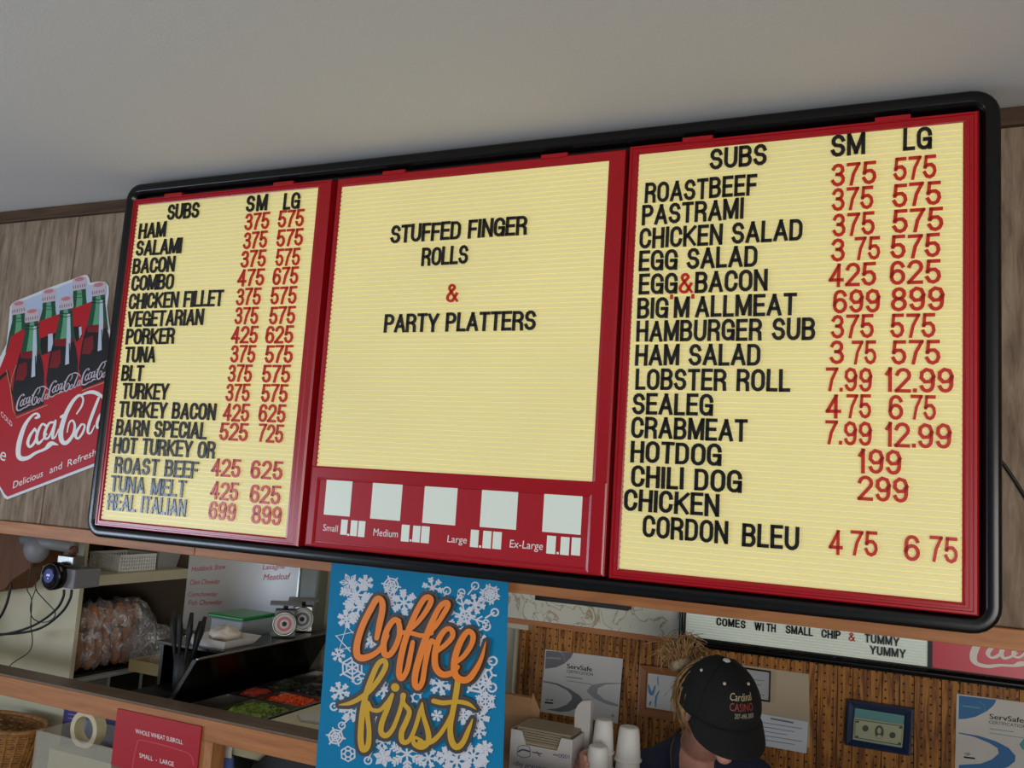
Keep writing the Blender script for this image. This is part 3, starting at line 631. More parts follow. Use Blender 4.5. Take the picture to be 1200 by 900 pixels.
def flake(b, cx, cy, r, kind, w_, rot=0):
    mp = U(1)
    for i in range(6):
        a = rot+i*PI/3; c_, s_ = math.cos(a), math.sin(a); f_ = lambda u, v: (cx+u*c_-v*s_, cy+u*s_+v*c_)
        def ln(*p, ww=None): brush(b, [f_(*q) for q in p], ww or w_, mp, 0, caps=False)
        if kind != 'R': ln((0, 0), (r, 0))
        if kind in 'BF':
            for t in (.38, .58, .78) if kind == 'B' else (.55, .8):
                ln((r*t, 0), (r*(t+.2), r*.24)); ln((r*t, 0), (r*(t+.2), -r*.24))
        if kind == 'D':
            for t in (.45, .75): ln((r*t, 0), (r*t/2, r*t*.866))
        if kind == 'A':
            ln((r*.2, 0), (r*.6, r*.22), (r, 0), (r*.6, -r*.22), (r*.2, 0))
        if kind == 'K':
            ln((r*.55, 0), (r*.8, r*.25)); ln((r*.55, 0), (r*.8, -r*.25)); ring(b, *f_(r*1.05, 0), r*.14, w_)
        if kind == 'G':
            pass
        if kind == 'R':
            ln((r*.55, 0), (r, 0)); ln((r*.55, 0), (r*.275, r*.476))
    return b
def ring(b, cx, cy, r, w_):
    for i in range(10):
        a0 = i*PI/5; a1 = a0+PI/5; ri = max(r-w_/2, .5); ro = r+w_/2
        b.poly([U(1)(cx+q*math.cos(a), cy+q*math.sin(a)) for q, a in ((ri, a0), (ro, a0), (ro, a1), (ri, a1))])
FL = [(208, 122, 62, 'A', 7, .1), (305, 120, 48, 'B', 8, .5), (462, 135, 62, 'D', 9, .2), (715, 150, 62, 'F', 11, .3), (802, 168, 22, 'ring', 9, 0), (892, 178, 20, 'ring', 9, 0), (975, 138, 22, 'ring', 9, 0),
    (1065, 190, 66, 'D', 8, .5), (1065, 190, 64, 'A', 7, .2), (915, 325, 64, 'R', 16, 0), (915, 325, 125, 'K', 10, .3), (250, 190, 100, 'B', 13, .2), (540, 240, 80, 'B', 12, .45), (275, 270, 95, 'B', 12, 0), (450, 200, 60, 'F', 10, .2),
    (210, 470, 88, 'G6', 9, .3), (190, 340, 55, 'B', 11, .4), (1095, 300, 22, 'ring', 11, 0), (1045, 388, 22, 'ring', 11, 0), (225, 640, 88, 'D', 10, .5), (140, 560, 40, 'F', 9, .2), (335, 470, 60, 'F', 10, .2), (150, 785, 58, 'F', 14, .3),
    (255, 715, 24, 'ring', 10, 0), (112, 877, 22, 'ring', 11, 0), (215, 900, 70, 'B', 12, .1), (160, 992, 20, 'ring', 9, 0), (125, 1060, 62, 'D', 10, .2), (200, 1165, 46, 'G', 10, .5), (200, 1165, 40, 'R', 9, 0), (320, 1206, 22, 'ring', 10, 0),
    (415, 1185, 60, 'A', 11, .3), (410, 1090, 50, 'F', 9, .1), (560, 1165, 108, 'B', 13, .5), (690, 1190, 60, 'F', 12, .1), (800, 1180, 60, 'B', 11, .3), (865, 1210, 90, 'B', 13, .52), (965, 1175, 80, 'B', 12, .1), (1040, 1130, 46, 'B', 12, .4), (1020, 1210, 44, 'D', 9, 0),
    (1040, 845, 72, 'D', 9, .52), (1040, 845, 60, 'B', 9, .52), (1078, 760, 26, 'ring', 12, 0), (1082, 598, 26, 'ring', 12, 0), (990, 720, 95, 'D', 14, .2), (1050, 680, 60, 'R', 12, .1), (1000, 940, 66, 'B', 12, .2), (1000, 1025, 46, 'F', 11, .4),
    (765, 740, 66, 'F', 16, .3), (620, 820, 50, 'R', 12, .3), (420, 770, 60, 'F', 14, .5), (905, 930, 56, 'B', 12, .5), (745, 930, 34, 'F', 10, .2), (345, 480, 34, 'F', 10, .6), (380, 960, 30, 'F', 9, .4), (1010, 470, 40, 'F', 10, .3), (860, 400, 60, 'F', 10, 0), (980, 250, 60, 'F', 12, .3)]
mb = MB()
for cx, cy, r, k_, w_, ro in FL:
    if k_ == 'ring': ring(mb, cx, cy, r, w_); brush(mb, [(cx, cy), (cx-(cx-600)*.12, cy-(cy-600)*.12)], w_, U(1), 0, caps=False)
    elif k_ == 'G6':
        for r_ in (r, ):
            for s_ in (0, 1):
                a = [(cx+r_*math.cos(ro+s_*PI/3+j*2*PI/3), cy+r_*math.sin(ro+s_*PI/3+j*2*PI/3)) for j in (0, 1, 2, 0)]; brush(mb, a, w_, U(1), 0)
    elif k_ == 'G': brush(mb, [(cx+r*math.cos(ro+j*PI/3), cy+r*math.sin(ro+j*PI/3)) for j in range(7)], w_, U(1), 0)
    else: flake(mb, cx, cy, r, k_, w_, ro)
# keep the print on the sheet
o = obj('snowflake_print', mb, mat('poster_white', srgb(206, 208, 216), .45), pos, fixn=False)
OR = [[(385, 455, 30), (402, 370, 38), (420, 280, 38), (414, 228, 38), (385, 218, 38), (345, 285, 38), (300, 375, 38), (268, 475, 40), (265, 555, 42), (300, 577, 42), (365, 555, 34), (415, 510, 30), (450, 440, 26)],
    [(520, 350, 30), (490, 345, 34), (450, 400, 36), (428, 480, 38), (432, 550, 38), (465, 555, 36), (500, 505, 34), (525, 430, 34), (520, 365, 32), (500, 340, 28)],
    [(520, 410, 26), (560, 425, 28), (600, 425, 28), (660, 440, 28), (720, 425, 26)],
    [(560, 420, 26), (620, 375, 28), (680, 300, 32), (715, 235, 34), (708, 208, 34), (675, 215, 34), (630, 290, 34), (590, 380, 36), (555, 480, 38), (528, 600, 38), (522, 680, 36), (540, 700, 34), (570, 650, 32), (590, 560, 32), (605, 480, 28)],
    [(690, 440, 26), (745, 380, 30), (795, 305, 32), (820, 255, 34), (808, 238, 34), (772, 262, 34), (725, 350, 36), (690, 440, 40), (660, 530, 42), (625, 650, 40), (618, 730, 38), (638, 758, 34), (664, 720, 32), (680, 620, 32), (700, 520, 34), (720, 470, 30), (750, 500, 26)],
    [(745, 540, 28), (800, 500, 30), (845, 450, 32), (845, 410, 32), (812, 400, 32), (770, 450, 36), (742, 540, 38), (745, 630, 40), (785, 675, 40), (840, 668, 36), (880, 630, 28)],
    [(860, 610, 26), (920, 560, 30), (965, 490, 32), (972, 435, 34), (940, 415, 34), (895, 480, 38), (862, 580, 40), (862, 670, 42), (900, 708, 42), (950, 700, 40), (1000, 630, 32), (1030, 560, 22), (1050, 478, 5)]]
YE = [[(152, 863, 6), (220, 852, 26), (280, 822, 30), (340, 775, 32), (400, 700, 32), (438, 625, 32), (425, 592, 32), (390, 615, 32), (355, 690, 34), (322, 780, 34), (300, 880, 36), (288, 980, 36), (285, 1080, 38), (300, 1135, 38), (330, 1110, 34), (336, 1020, 30), (325, 920, 30), (325, 850, 30), (350, 890, 26), (400, 895, 26), (445, 850, 26), (475, 805, 22)],
    [(478, 800, 24), (450, 880, 32), (415, 970, 34), (410, 1030, 34), (440, 1050, 34), (480, 1010, 28), (520, 910, 26), (545, 810, 24)],
    [(495, 755, 52), (497, 757, 52)],
    [(545, 805, 36), (545, 850, 28), (582, 900, 30), (565, 960, 34), (535, 1030, 34), (540, 1085, 34), (578, 1082, 28), (615, 1010, 26), (645, 910, 26), (660, 850, 10)],
    [(660, 855, 14), (668, 930, 26), (695, 1020, 32), (698, 1085, 34), (660, 1120, 34), (612, 1100, 30), (612, 1060, 20), (660, 1080, 18)],
    [(640, 1090, 22), (710, 1090, 30), (770, 1040, 28), (825, 950, 24), (850, 880, 20)],
    [(880, 700, 36), (868, 790, 36), (848, 900, 34), (832, 1000, 34), (840, 1080, 38), (870, 1120, 38), (910, 1090, 34), (945, 1010, 26), (968, 950, 8)],
    [(730, 838, 30), (790, 850, 30), (870, 842, 26), (940, 855, 26), (988, 888, 6)]]
flat('lettering_outline', [lambda b: [brush(b, s, 30, U(2), 4, 46) for s in OR+YE]], mat('poster_dark_grey', srgb(66, 60, 60), .45), pos)
flat('yellow_lettering', [lambda b: [brush(b, s, 30, U(3), 4) for s in YE]], mat('poster_yellow', srgb(208, 162, 34), .45), pos, 'yellow word first')
flat('orange_lettering', [lambda b: [brush(b, s, 30, U(4), 4) for s in OR]], mat('poster_orange', srgb(240, 130, 30), .45), pos, 'orange word Coffee')
# ---------------------------------------------------------------- red sign hanging under the ledge
YR = 2.078
def Wt(a, b, t): return a+(b-a)*t
p1 = P(137, 833, YR); p2 = P(236, 853, YR); zt = (p1.z+p2.z)/2
rs = thing('whole_wheat_sign', 'red sign reading WHOLE WHEAT SUBROLL hanging under the wooden ledge rail beside the post', 'sign', ((p1.x+p2.x)/2, YR, zt-.16))
obj('sign_plate', MB().box(p1.x, p2.x, YR, YR+.004, zt-.16, zt+.005), M['redprint'], rs, bev=.0008)
mb = MB(); s5 = lambda x, y: P(x/6, 750+y/6, YR-.0004)
text(mb, 'WHOLE WHEAT SUBROLL', (952, 655), (1285, 735), 32, s5); text(mb, 'SMALL  -  LARGE', (980, 825), (1222, 890), 32, s5)
obj('lettering', mb, M['white'], rs, fixn=False)
mb = MB(); brush(mb, [(930, 900), (960, 745), (1000, 705), (1250, 770), (1340, 810), (1360, 880)], 7, s5, 4); obj('curved_line', mb, mat('sign_line_red', srgb(196, 60, 70), .35), rs, fixn=False)
# ---------------------------------------------------------------- letter board with the red end panel, on the header
YK = 2.80
zb = P(803, 746, YK); zb2 = P(1087, 781, YK); x0 = zb.x; x1 = zb2.x; zw = (zb.z+zb2.z)/2; zt = zw+.20; x2 = x1+.62
lb = thing('ribbed_letter_board', 'white ribbed letter board with a red cola panel on its right, under the menu board', 'sign', ((x0+x2)/2, YK+.03, zw-.03))
f = ring_frame([(0, YK+.043), (0, YK+.004), (.004, YK-.004), (.016, YK-.006), (.020, YK-.002), (.022, YK+.006)], x0-.022, x2+.02, zw-.030, zt+.02, .02)
obj('frame', f, M['black'], lb, smooth=True)
obj('backing_box', MB().box(x0-.005, x2+.005, YK+.012, YK+.042, zw-.006, zt+.01), M['blackm'], lb)
mb = MB(); z = zw; rs_ = []
while z < zt: rs_ += [(z, YK+.005), (z+.0016, YK+.005), (z+.0022, YK), (z+.0078, YK+.0004)]; z += .0082
v_ = []; f_ = []
for z_, y_ in rs_: v_ += [(x0, y_, z_), (x1, y_, z_)]
for i in range(len(rs_)-1): f_.append((2*i, 2*i+1, 2*i+3, 2*i+2))
mb.add(v_, f_); wp = obj('letter_panel', mb, mat('white_ribbed_plastic', srgb(214, 220, 208), .4, emis=.16), lb)
obj('divider', MB().box(x1, x1+.012, YK-.004, YK+.012, zw, zt), M['black'], lb)
rp_ = obj('red_panel', MB().box(x1+.012, x2, YK, YK+.012, zw, zt), mat('red_cola_panel', srgb(190, 24, 48), .3, emis=.10), lb)
h3 = lambda x, y: (780+x/5.4545, 700+y/5.4545); h2 = lambda x, y: (880+x/3.75, 700+y/3.75)
HS = (P(900, 731, YK)-P(900, 740.6, YK)).length
for a in (('COMES', h3, 325, 180, 512, 200), ('WI', h3, 568, 210, 628, 216), ('TH', h3, 645, 218, 705, 224), ('SMALL', h3, 768, 228, 942, 250), ('CHIP', h3, 997, 255, 1120, 270), ('TUMMY', h2, 500, 200, 652, 213), ('YUMMY', h2, 523, 250, 680, 267)):
    row(a[0], a[1](a[2], a[3]), a[1](a[4], a[5]), YK-.0008, wp, M['letter'], HS, .17, 's')
row('&', h2(430, 190), h2(458, 194), YK-.0008, wp, M['lred'], HS, .16, 's', 'letter', M['lred'])
c1 = P(1137, 770, YK-.0006)
sc_ = .00052
def cs(x, y): 
    # level the climbing word and place it on the red panel
    return Vector((c1.x+(x-118)*sc_*1.0, YK-.0006, c1.z-.016-((y-585)+.25*(x-145))*sc_*.62))
flat('script_lettering', [lambda b: script(b, cs)], mat('cream_print', srgb(226, 214, 196), .4), rp_)
# ---------------------------------------------------------------- papers and frames on the pegboard
YO = 3.062
def sheet(name, pts, Y, m, par, th=.0012): 
    mb = MB(); mb.prism([P(a, b, Y) for a, b in pts], (0, th, 0)); return obj(name, mb, m, par)
grey1 = mat('print_grey', srgb(112, 110, 110), .7); grey2 = mat('print_mid_grey', srgb(150, 148, 146), .7); ink = mat('print_black', srgb(24, 24, 26), .7)
def certificate(nm, label, corners, dark, mid, cf, logo_line):
    t_ = thing(nm, label, 'certificate', P((corners[2][0]+corners[3][0])/2, (corners[2][1]+corners[3][1])/2, YO), None)
    sheet('paper', corners, YO-.001, M['paper'], t_)
    A_ = lambda k: (lambda x, y: P(*cf(x, y), YO-.0013-.0002*k))
    return t_, A_
d7 = lambda x, y: (625+x/8.182, 750+y/8.182)
ct, A_ = certificate('food_safety_certificate', 'white and grey food safety certificate pinned to the pegboard above the white carton', [(639, 761), (730, 772), (724, 848), (633, 834)], grey1, grey2, d7, 0)
flat('corner_swoosh', [lambda b: fill(b, [(122, 102), (384, 122), (360, 170), (300, 225), (220, 262), (112, 276)], A_(0)), lambda b: fill(b, [(95, 390), (230, 415), (350, 470), (440, 530), (482, 585), (420, 650), (340, 685), (250, 690), (120, 665), (230, 655), (320, 620), (368, 570), (370, 530), (320, 480), (220, 430), (95, 402)], A_(0))], grey1, ct)
flat('pale_swoosh', [lambda b: fill(b, [(510, 490), (560, 430), (700, 408), (840, 412), (840, 420), (700, 425), (620, 460), (610, 510), (680, 570), (815, 620), (812, 640), (700, 615), (580, 560)], A_(0))], grey2, ct)
flat('fine_print', [
    lambda b: brush(b, [(318, 352), (465, 372)], 12, A_(1), 0), lambda b: brush(b, [(318, 388), (560, 425)], 8, A_(1), 0), lambda b: fill(b, [(750, 710), (776, 713), (774, 742), (748, 738)], A_(1)), lambda b: brush(b, [(135, 170), (262, 178)], 14, A_(1), 0), lambda b: brush(b, [(250, 115), (290, 140), (300, 210)], 6, A_(1), 3)], grey2, ct)['kind'] = 'stuff'
mb = MB(); text(mb, 'ServSafe', (322, 270), (560, 302), 44, A_(1)); text(mb, 'ServSafe', (325, 271), (563, 303), 44, A_(1.2)); text(mb, 'CERTIFICATION', (318, 312), (570, 345), 28, A_(1))
brush(mb, [(108, 600), (188, 606)], 16, A_(1), 0, caps=False); brush(mb, [(118, 570), (140, 565), (150, 580), (120, 585)], 6, A_(1), 2); brush(mb, [(165, 575), (185, 575)], 12, A_(1), 0)
obj('lettering', mb, ink, ct, fixn=False)['kind'] = 'stuff'
blue = mat('print_blue', srgb(44, 104, 158), .6); teal = mat('print_teal', srgb(70, 150, 150), .6)
d9 = lambda x, y: (1110+x/9, 800+y/9)
ct2, A_ = certificate('food_safety_certificate', 'white food safety certificate with blue swooshes at the right edge of the pegboard', [(1121, 813), (1222, 826), (1222, 915), (1119, 902)], blue, teal, d9, 0)
flat('blue_swoosh', [lambda b: fill(b, [(125, 135), (520, 180), (490, 240), (420, 300), (300, 360), (200, 382), (120, 385)], A_(0)), lambda b: fill(b, [(120, 525), (330, 560), (520, 620), (650, 690), (720, 770), (715, 830), (640, 890), (560, 915), (120, 915), (125, 868), (350, 855), (470, 810), (545, 745), (530, 690), (430, 630), (280, 570), (120, 535)], A_(0))], blue, ct2)
flat('teal_swoosh', [lambda b: fill(b, [(760, 650), (810, 590), (850, 580), (850, 720), (790, 700)], A_(0)), lambda b: brush(b, [(165, 245), (345, 268)], 16, A_(1), 0), lambda b: brush(b, [(330, 195), (385, 235), (400, 300)], 6, A_(1), 3), lambda b: brush(b, [(445, 485), (700, 520)], 8, A_(1), 0), lambda b: brush(b, [(445, 530), (850, 590)], 6, A_(1), 0)], teal, ct2)
mb = MB(); text(mb, 'ServSafe', (445, 380), (805, 425), 54, A_(1)); text(mb, 'ServSafe', (449, 381), (809, 426), 54, A_(1.2)); text(mb, 'CERTIFICATION', (440, 430), (835, 482), 34, A_(1)); brush(mb, [(175, 785), (295, 800)], 18, A_(1), 0, caps=False); brush(mb, [(185, 750), (215, 742), (240, 755), (200, 765)], 7, A_(1), 2)
obj('lettering', mb, ink, ct2, fixn=False)['kind'] = 'stuff'
def pic(name, label, oc, ic, mfr, depth, cat='picture frame'):
    O_ = [P(a, b, YO-depth) for a, b in oc]; I_ = [P(a, b, YO-depth+.004) for a, b in ic]
    t_ = thing(name, label, cat, (O_[3]+O_[2])/2)
    Bk = [Vector((p.x, YO, p.z)) for p in O_]
    I2 = [p+Vector((0, .004, 0)) for p in I_]
    obj('frame', MB().rings([Bk, O_, [Wt(a, b, .25)+Vector((0, -.003, 0)) for a, b in zip(O_, I_)], [Wt(a, b, .8) for a, b in zip(O_, I_)], I2], cap0=True, cap1=False), mfr, t_)
    obj('picture', MB().prism(I2, (0, .002, 0)), M['paper'], t_); return t_
pf = pic('small_wooden_frame', 'small wooden picture frame on the pegboard just left of the worker', [(749, 779), (806, 786), (803, 848), (746, 838)], [(759, 789), (797, 794), (794, 835), (757, 829)], mat('frame_brown_wood', srgb(150, 94, 48), .45), .018)
e9 = lambda x, y: P(700+x/5.4545, 740+y/5.4545, YO-.0115)
flat('blue_print', [lambda b: brush(b, [(325, 340, 6), (335, 385, 18), (350, 400, 16), (368, 350, 8)], 8, e9, 3), lambda b: brush(b, [(370, 480, 6), (375, 420, 10), (395, 380, 4)], 8, e9, 3), lambda b: brush(b, [(385, 290), (388, 340)], 5, e9, 0), lambda b: brush(b, [(335, 470), (340, 450)], 10, e9, 0)], mat('print_pale_blue', srgb(60, 130, 170), .6), pf)
bc = thing('notice_board_sheet', 'beige backing sheet behind the two small papers on the pegboard', 'notice board', P(915, 878, YO))
sheet('backing_sheet', [(868, 779), (948, 790), (949, 876), (868, 868)], YO-.001, mat('beige_card', srgb(176, 158, 132), .7), bc)
np_ = pic('framed_notice', 'small grey notice in a thin black frame to the right of the black cap', [(868, 782), (903, 787), (902, 823), (868, 818)], [(869.5, 784), (901.5, 788.5), (900.5, 821), (869.5, 816)], M['blackm'], .012, 'notice')
o_ = [c for c in np_.children if c.name.startswith('picture')][0]; o_.data.materials[0] = mat('grey_notice_paper', srgb(160, 158, 158), .6)
g9 = lambda x, y: P(x, y, YO-.0048)
flat('notice_print', [lambda b: [brush(b, [(872, y), (896-(i % 3)*4, y+3)], .9, g9, 0, caps=False) for i, y in enumerate((795, 800, 806, 812))]], grey1, np_)
wc = thing('pinned_certificate', 'white certificate sheet pinned low on the beige backing sheet beside the cap', 'certificate', P(916, 881, YO-.003))
sheet('paper', [(884, 835), (947, 846), (945, 883), (884, 872)], YO-.004, mat('bluish_paper', srgb(196, 202, 210), .6), wc)
g8 = lambda x, y: P(x, y, YO-.0045)
flat('print', [lambda b: [brush(b, [(890, y), (940-(i % 3)*9, y+(50-(i % 3)*9)*.16)], .8, g8, 0, caps=False) for i, y in enumerate((846, 851, 856, 861, 866))]+[brush(b, [(903, 842), (930, 847)], 2, g8, 0, caps=False)]], grey1, wc)
df = pic('framed_dollar_bill', 'dark blue frame holding a one dollar bill under a teal strip on the pegboard', [(993, 820), (1071, 831), (1067, 886), (990, 873)], [(1002, 830), (1060, 839), (1057, 877), (999, 867)], mat('frame_navy', srgb(30, 44, 72), .3), .020)
o_ = [c for c in df.children if c.name.startswith('picture')][0]; o_.data.materials[0] = mat('teal_mat', srgb(86, 140, 140), .6)
dY = YO-.0125; dd = lambda k: (lambda x, y: P(880+x/3.75, 700+y/3.75, dY-.0002*k))
bg = mat('bill_green_grey', srgb(168, 170, 140), .7); bk = mat('bill_dark', srgb(70, 78, 60), .7)
flat('dollar_bill', [lambda b: fill(b, [(452, 528), (672, 560), (666, 658), (450, 622)], dd(0))], bg, df)
def bill(b):
    brush(b, [(458, 536), (666, 566), (660, 650), (456, 616), (458, 536)], 4, dd(1), 0)
    for cx, cy, r in ((503, 576, 14), (622, 606, 14)): b.poly([dd(1)(cx+r*math.cos(a*PI/6), cy+r*math.sin(a*PI/6)) for a in range(12)])
    b.poly([dd(1)(564+20*math.cos(a*PI/6), 592+30*math.sin(a*PI/6)) for a in range(12)])
    for x, y in ((465, 546), (655, 572), (463, 612), (650, 642)): brush(b, [(x, y), (x+6, y+1)], 9, dd(1), 0)
flat('bill_engraving', [bill], bk, df)
flat('bill_portrait', [lambda b: b.poly([dd(2)(564+9*math.cos(a*PI/6), 586+14*math.sin(a*PI/6)) for a in range(12)]), lambda b: b.poly([dd(2)(564+12*math.cos(a*PI/6), 612+8*math.sin(a*PI/6)) for a in range(12)])], bg, df)
# ---------------------------------------------------------------- kitchen: left side
def bx(name, x0, x1, y0, y1, z0, z1, m, par=None, bev=.0015): return obj(name, MB().box(x0, x1, y0, y1, z0, z1), m, par, bev=bev)
SX = -2.863
cab = thing('shelf_cabinet', 'cream painted open shelf cabinet with a wide side panel at the left of the kitchen', 'cabinet', (-3.13, 2.78, 0))
bx('side_panel', -3.412, SX, 2.48, 2.50, 0, 2.3, M['cream'], cab)
bx('back_panel', -3.412, -3.40, 2.501, 3.054, .1, 2.3, mat('shaded_brown_panel', srgb(84, 72, 58), .7), cab)  # brown darkened to put the cabinet's inner shade into the colour
bx('side_panel', -3.412, SX, 3.056, 3.075, 0, 2.3, bpy.data.materials['shaded_brown_panel'], cab)
bx('shelf', -3.399, SX, 2.501, 3.054, 1.133, 1.174, M['cream'], cab)
bx('shelf', -3.399, SX, 2.501, 3.054, .56, .598, M['cream'], cab)
bx('shelf', -3.399, SX, 2.501, 3.054, 1.62, 1.66, M['cream'], cab)
# basket on the shelf
bk_ = thing('white_plastic_basket', 'white slotted plastic basket on the upper cabinet shelf', 'basket', (-2.985, 2.785, 1.1745))
x0, x1, y0, y1, zb_, zt_ = -3.07, -2.90, 2.69, 2.88, 1.1745, 1.244
bx('base', x0, x1, y0, y1, zb_, zb_+.004, M['cup'], bk_)
mb = MB()
for z_, e in ((zb_+.004, .004), (zt_-.010, .010)): 
    mb.box(x0-.002, x1+.002, y0-.002, y0+.002, z_, z_+e); mb.box(x0-.002, x1+.002, y1-.002, y1+.002, z_, z_+e); mb.box(x0-.002, x0+.002, y0, y1, z_, z_+e); mb.box(x1-.002, x1+.002, y0, y1, z_, z_+e)
o = obj('rim_bands', mb, M['cup'], bk_); o['kind'] = 'stuff'
mb = MB()
for i in range(15):
    xx = x0+.004+(x1-x0-.008)*i/14; yy = y0+.004+(y1-y0-.008)*i/14
    mb.box(xx-.003, xx+.003, y0-.0015, y0+.0015, zb_, zt_); mb.box(xx-.003, xx+.003, y1-.0015, y1+.0015, zb_, zt_)
    mb.box(x0-.0015, x0+.0015, yy-.0035, yy+.0035, zb_, zt_); mb.box(x1-.0015, x1+.0015, yy-.0035, yy+.0035, zb_, zt_)
for k in range(3):
    z_ = zb_+.018+k*.014
    mb.box(x0, x1, y0-.001, y0+.001, z_, z_+.004); mb.box(x1-.001, x1+.001, y0, y1, z_, z_+.004)
o = obj('slotted_sides', mb, M['cup'], bk_); o['kind'] = 'stuff'
bc2 = thing('clear_storage_tub', 'frosted storage tub behind the white basket on the upper shelf', 'tub', (-3.0, 2.97, 1.1745))
obj('tub', MB().rings([[Vector((x, y, z_)) for x, y in ((-3.09+e, 2.905+e), (-2.91-e, 2.905+e), (-2.91-e, 3.035-e), (-3.09+e, 3.035-e))] for z_, e in ((1.1746, .012), (1.25, 0))], cap1=False), M['frost'], bc2)
bx('lid', -3.095, -2.905, 2.90, 3.04, 1.2505, 1.256, M['frost'], bc2)
# steel box, tray, bag of rolls
ov = thing('steel_warmer', 'low steel warming cabinet on the lower shelf of the cream cabinet', 'warmer', (-3.13, 2.73, .5985))
bx('body', -3.34, -2.93, 2.57, 2.905, .5985, .755, M['blackm'], ov)
bx('top_rail', -3.345, -2.92, 2.565, 2.91, .7555, .768, mat('bright_steel_tone', srgb(176, 178, 176), .4), ov)  # pale non-metal colour stands in for bright reflection on the steel rail
for y_ in (2.57, 2.72, 2.89): bx('upright', -2.93, -2.922, y_, y_+.012, .62, .755, bpy.data.materials['bright_steel_tone'], ov)
bx('side_panel', -2.9295, -2.923, 2.582, 2.718, .70, .755, M['grey'], ov)
tr = thing('cardboard_tray', 'shallow yellowish cardboard tray under the end of the roll bag', 'tray', (-2.67, 2.74, .801))
x0, x1, y0, y1 = -2.80, -2.55, 2.70, 2.90
tag(bx('side_counter', -2.66, -2.50, 2.72, 3.02, .74, .80, M['darksteel']), 'small dark steel counter between the cream cabinet and the riser', 'counter')
mb = MB(); mb.box(x0, x1, y0, y1, .801, .804); obj('tray_base', mb, mat('yellow_cardboard', srgb(176, 154, 104), .7), tr)
for a_ in ((x0, x1, y0, y0+.003), (x0, x1, y1-.003, y1), (x0, x0+.003, y0+.003, y1-.003), (x1-.003, x1, y0+.003, y1-.003)):
    obj('tray_side', MB().box(a_[0], a_[1], a_[2], a_[3], .804, .845), bpy.data.materials['yellow_cardboard'], tr)
bt = bx('baking_tray', -3.32, -2.955, 2.58, 2.89, .7685, .780, M['darksteel']); tag(bt, 'dark metal baking tray under the bag of rolls', 'tray')
bread = mat('bread_crust', srgb(190, 118, 58), .55, col2=srgb(146, 78, 34), nscale=25)
rnd = random.Random(4)
first = None
for lay in range(2):
    for i in range(7):
        y_ = 2.61+i*.046; x_ = -2.99+.012*math.sin(i*1.7)-(.0 if lay else .0)
        z_ = (.862 if lay == 0 else .985+.006*math.sin(i*2.1))
        mb = MB().ell((x_, y_, z_), (.030, .0225, .078 if lay == 0 else .052), Euler((rnd.uniform(-.08, .08), rnd.uniform(-.1, .1), 0)).to_matrix(), 12, 9)
        o = obj('sub_roll', mb, bread, smooth=True)
        ord_ = ['first', 'second', 'third', 'fourth', 'fifth', 'sixth', 'last'][i]
        tag(o, 'brown sub roll in the clear bag, %s layer, %s from the left' % ('top' if lay else 'bottom', ord_), 'bread roll', 'sub rolls in the clear bag')
# bag: crumpled film
def bagmesh():
    mb = MB(); rs = []; n = 40
    for k in range(19):
        t = k/18; y_ = 2.565+.43*t
        hw = .062*math.sin(PI*min(max(t, .0), 1))**.35 if 0 < t < 1 else .006
        h = .125 if t < .8 else .125*(1-(t-.8)/.25)
        ring_ = []
        for j in range(n):
            a = 2*PI*j/n; r_ = 1+.10*math.sin(5*a+k*1.9)+.07*math.sin(9*a-k*2.3)+rnd.uniform(-.07, .07)
            ring_.append(Vector((-2.985+hw*r_*1.15*math.cos(a), y_+.012*math.sin(3*a+k), .918+h*r_*math.sin(a)*(1 if math.sin(a) > 0 else .95))))
        rs.append(ring_)
    return mb.rings(rs)
bag = obj('bread_bag', bagmesh(), M['film'], smooth=True); tag(bag, 'crumpled clear plastic bag around brown sub rolls in the cabinet', 'plastic bag')
# gathered loose film at the right end of the bag
mb = MB(); rs = []
for k in range(10):
    t = k/9; rs.append([Vector((-2.93+.34*t, 2.88-.10*t, .0))+Vector((0, (.09-.03*t)*math.cos(a)*(1+.2*math.sin(4*a+k)), .885-.03*t+(.095-.05*t)*math.sin(a)*(1+.25*math.sin(5*a-k)))) for a in [2*PI*j/24 for j in range(24)]])
lf = obj('loose_film', mb.rings(rs), M['film'], smooth=True); tag(lf, 'loose gathered end of clear plastic film lying over the cardboard tray', 'plastic film')
# whiteboard, column
wbd = thing('whiteboard', 'whiteboard with red handwritten soups of the day on the kitchen back wall', 'whiteboard', P(285, 740, 3.08))
a = P(221, 655, 3.03); b = P(350, 668, 3.03); zlo = P(215, 737, 3.03).z
bx('board', a.x, b.x, 3.032, 3.048, zlo, 1.62, mat('whiteboard_white', srgb(214, 214, 212), .25), wbd)
bx('aluminium_edge', a.x, b.x, 3.026, 3.0485, zlo-.02, zlo-.0005, M['steel'], wbd)
bx('aluminium_edge', b.x+.0005, b.x+.012, 3.026, 3.0485, zlo-.02, 1.62, M['steel'], wbd)
q4 = lambda x, y: P(200+x/6, 640+y/6, 3.0310)
redink = mat('red_marker', srgb(205, 50, 70), .5)
for s, p_, q_, h in (('Haddock Stew', (145, 178), (385, 160), 36), ('Clam Chowder', (132, 272), (345, 264), 36), ('Cornchowder', (120, 355), (328, 352), 34), ('Fish Chowder', (122, 415), (360, 410), 36), ('Meatloaf', (650, 240), (835, 232), 44), ('Lasagne', (645, 165), (800, 158), 36)):
    mb = MB(); text(mb, s, p_, q_, h, q4, .25); obj('handwritten_line', mb, redink, wbd, fixn=False)
a = P(353, 668, 3.03); b = P(376, 670, 3.03)
tag(bx('steel_column', a.x, b.x, 3.02, 3.088, 0, CZ-.002, mat('grey_green_metal', srgb(120, 122, 108), .4), bev=.012), 'grey green square column between the whiteboard and the blue poster', 'column')
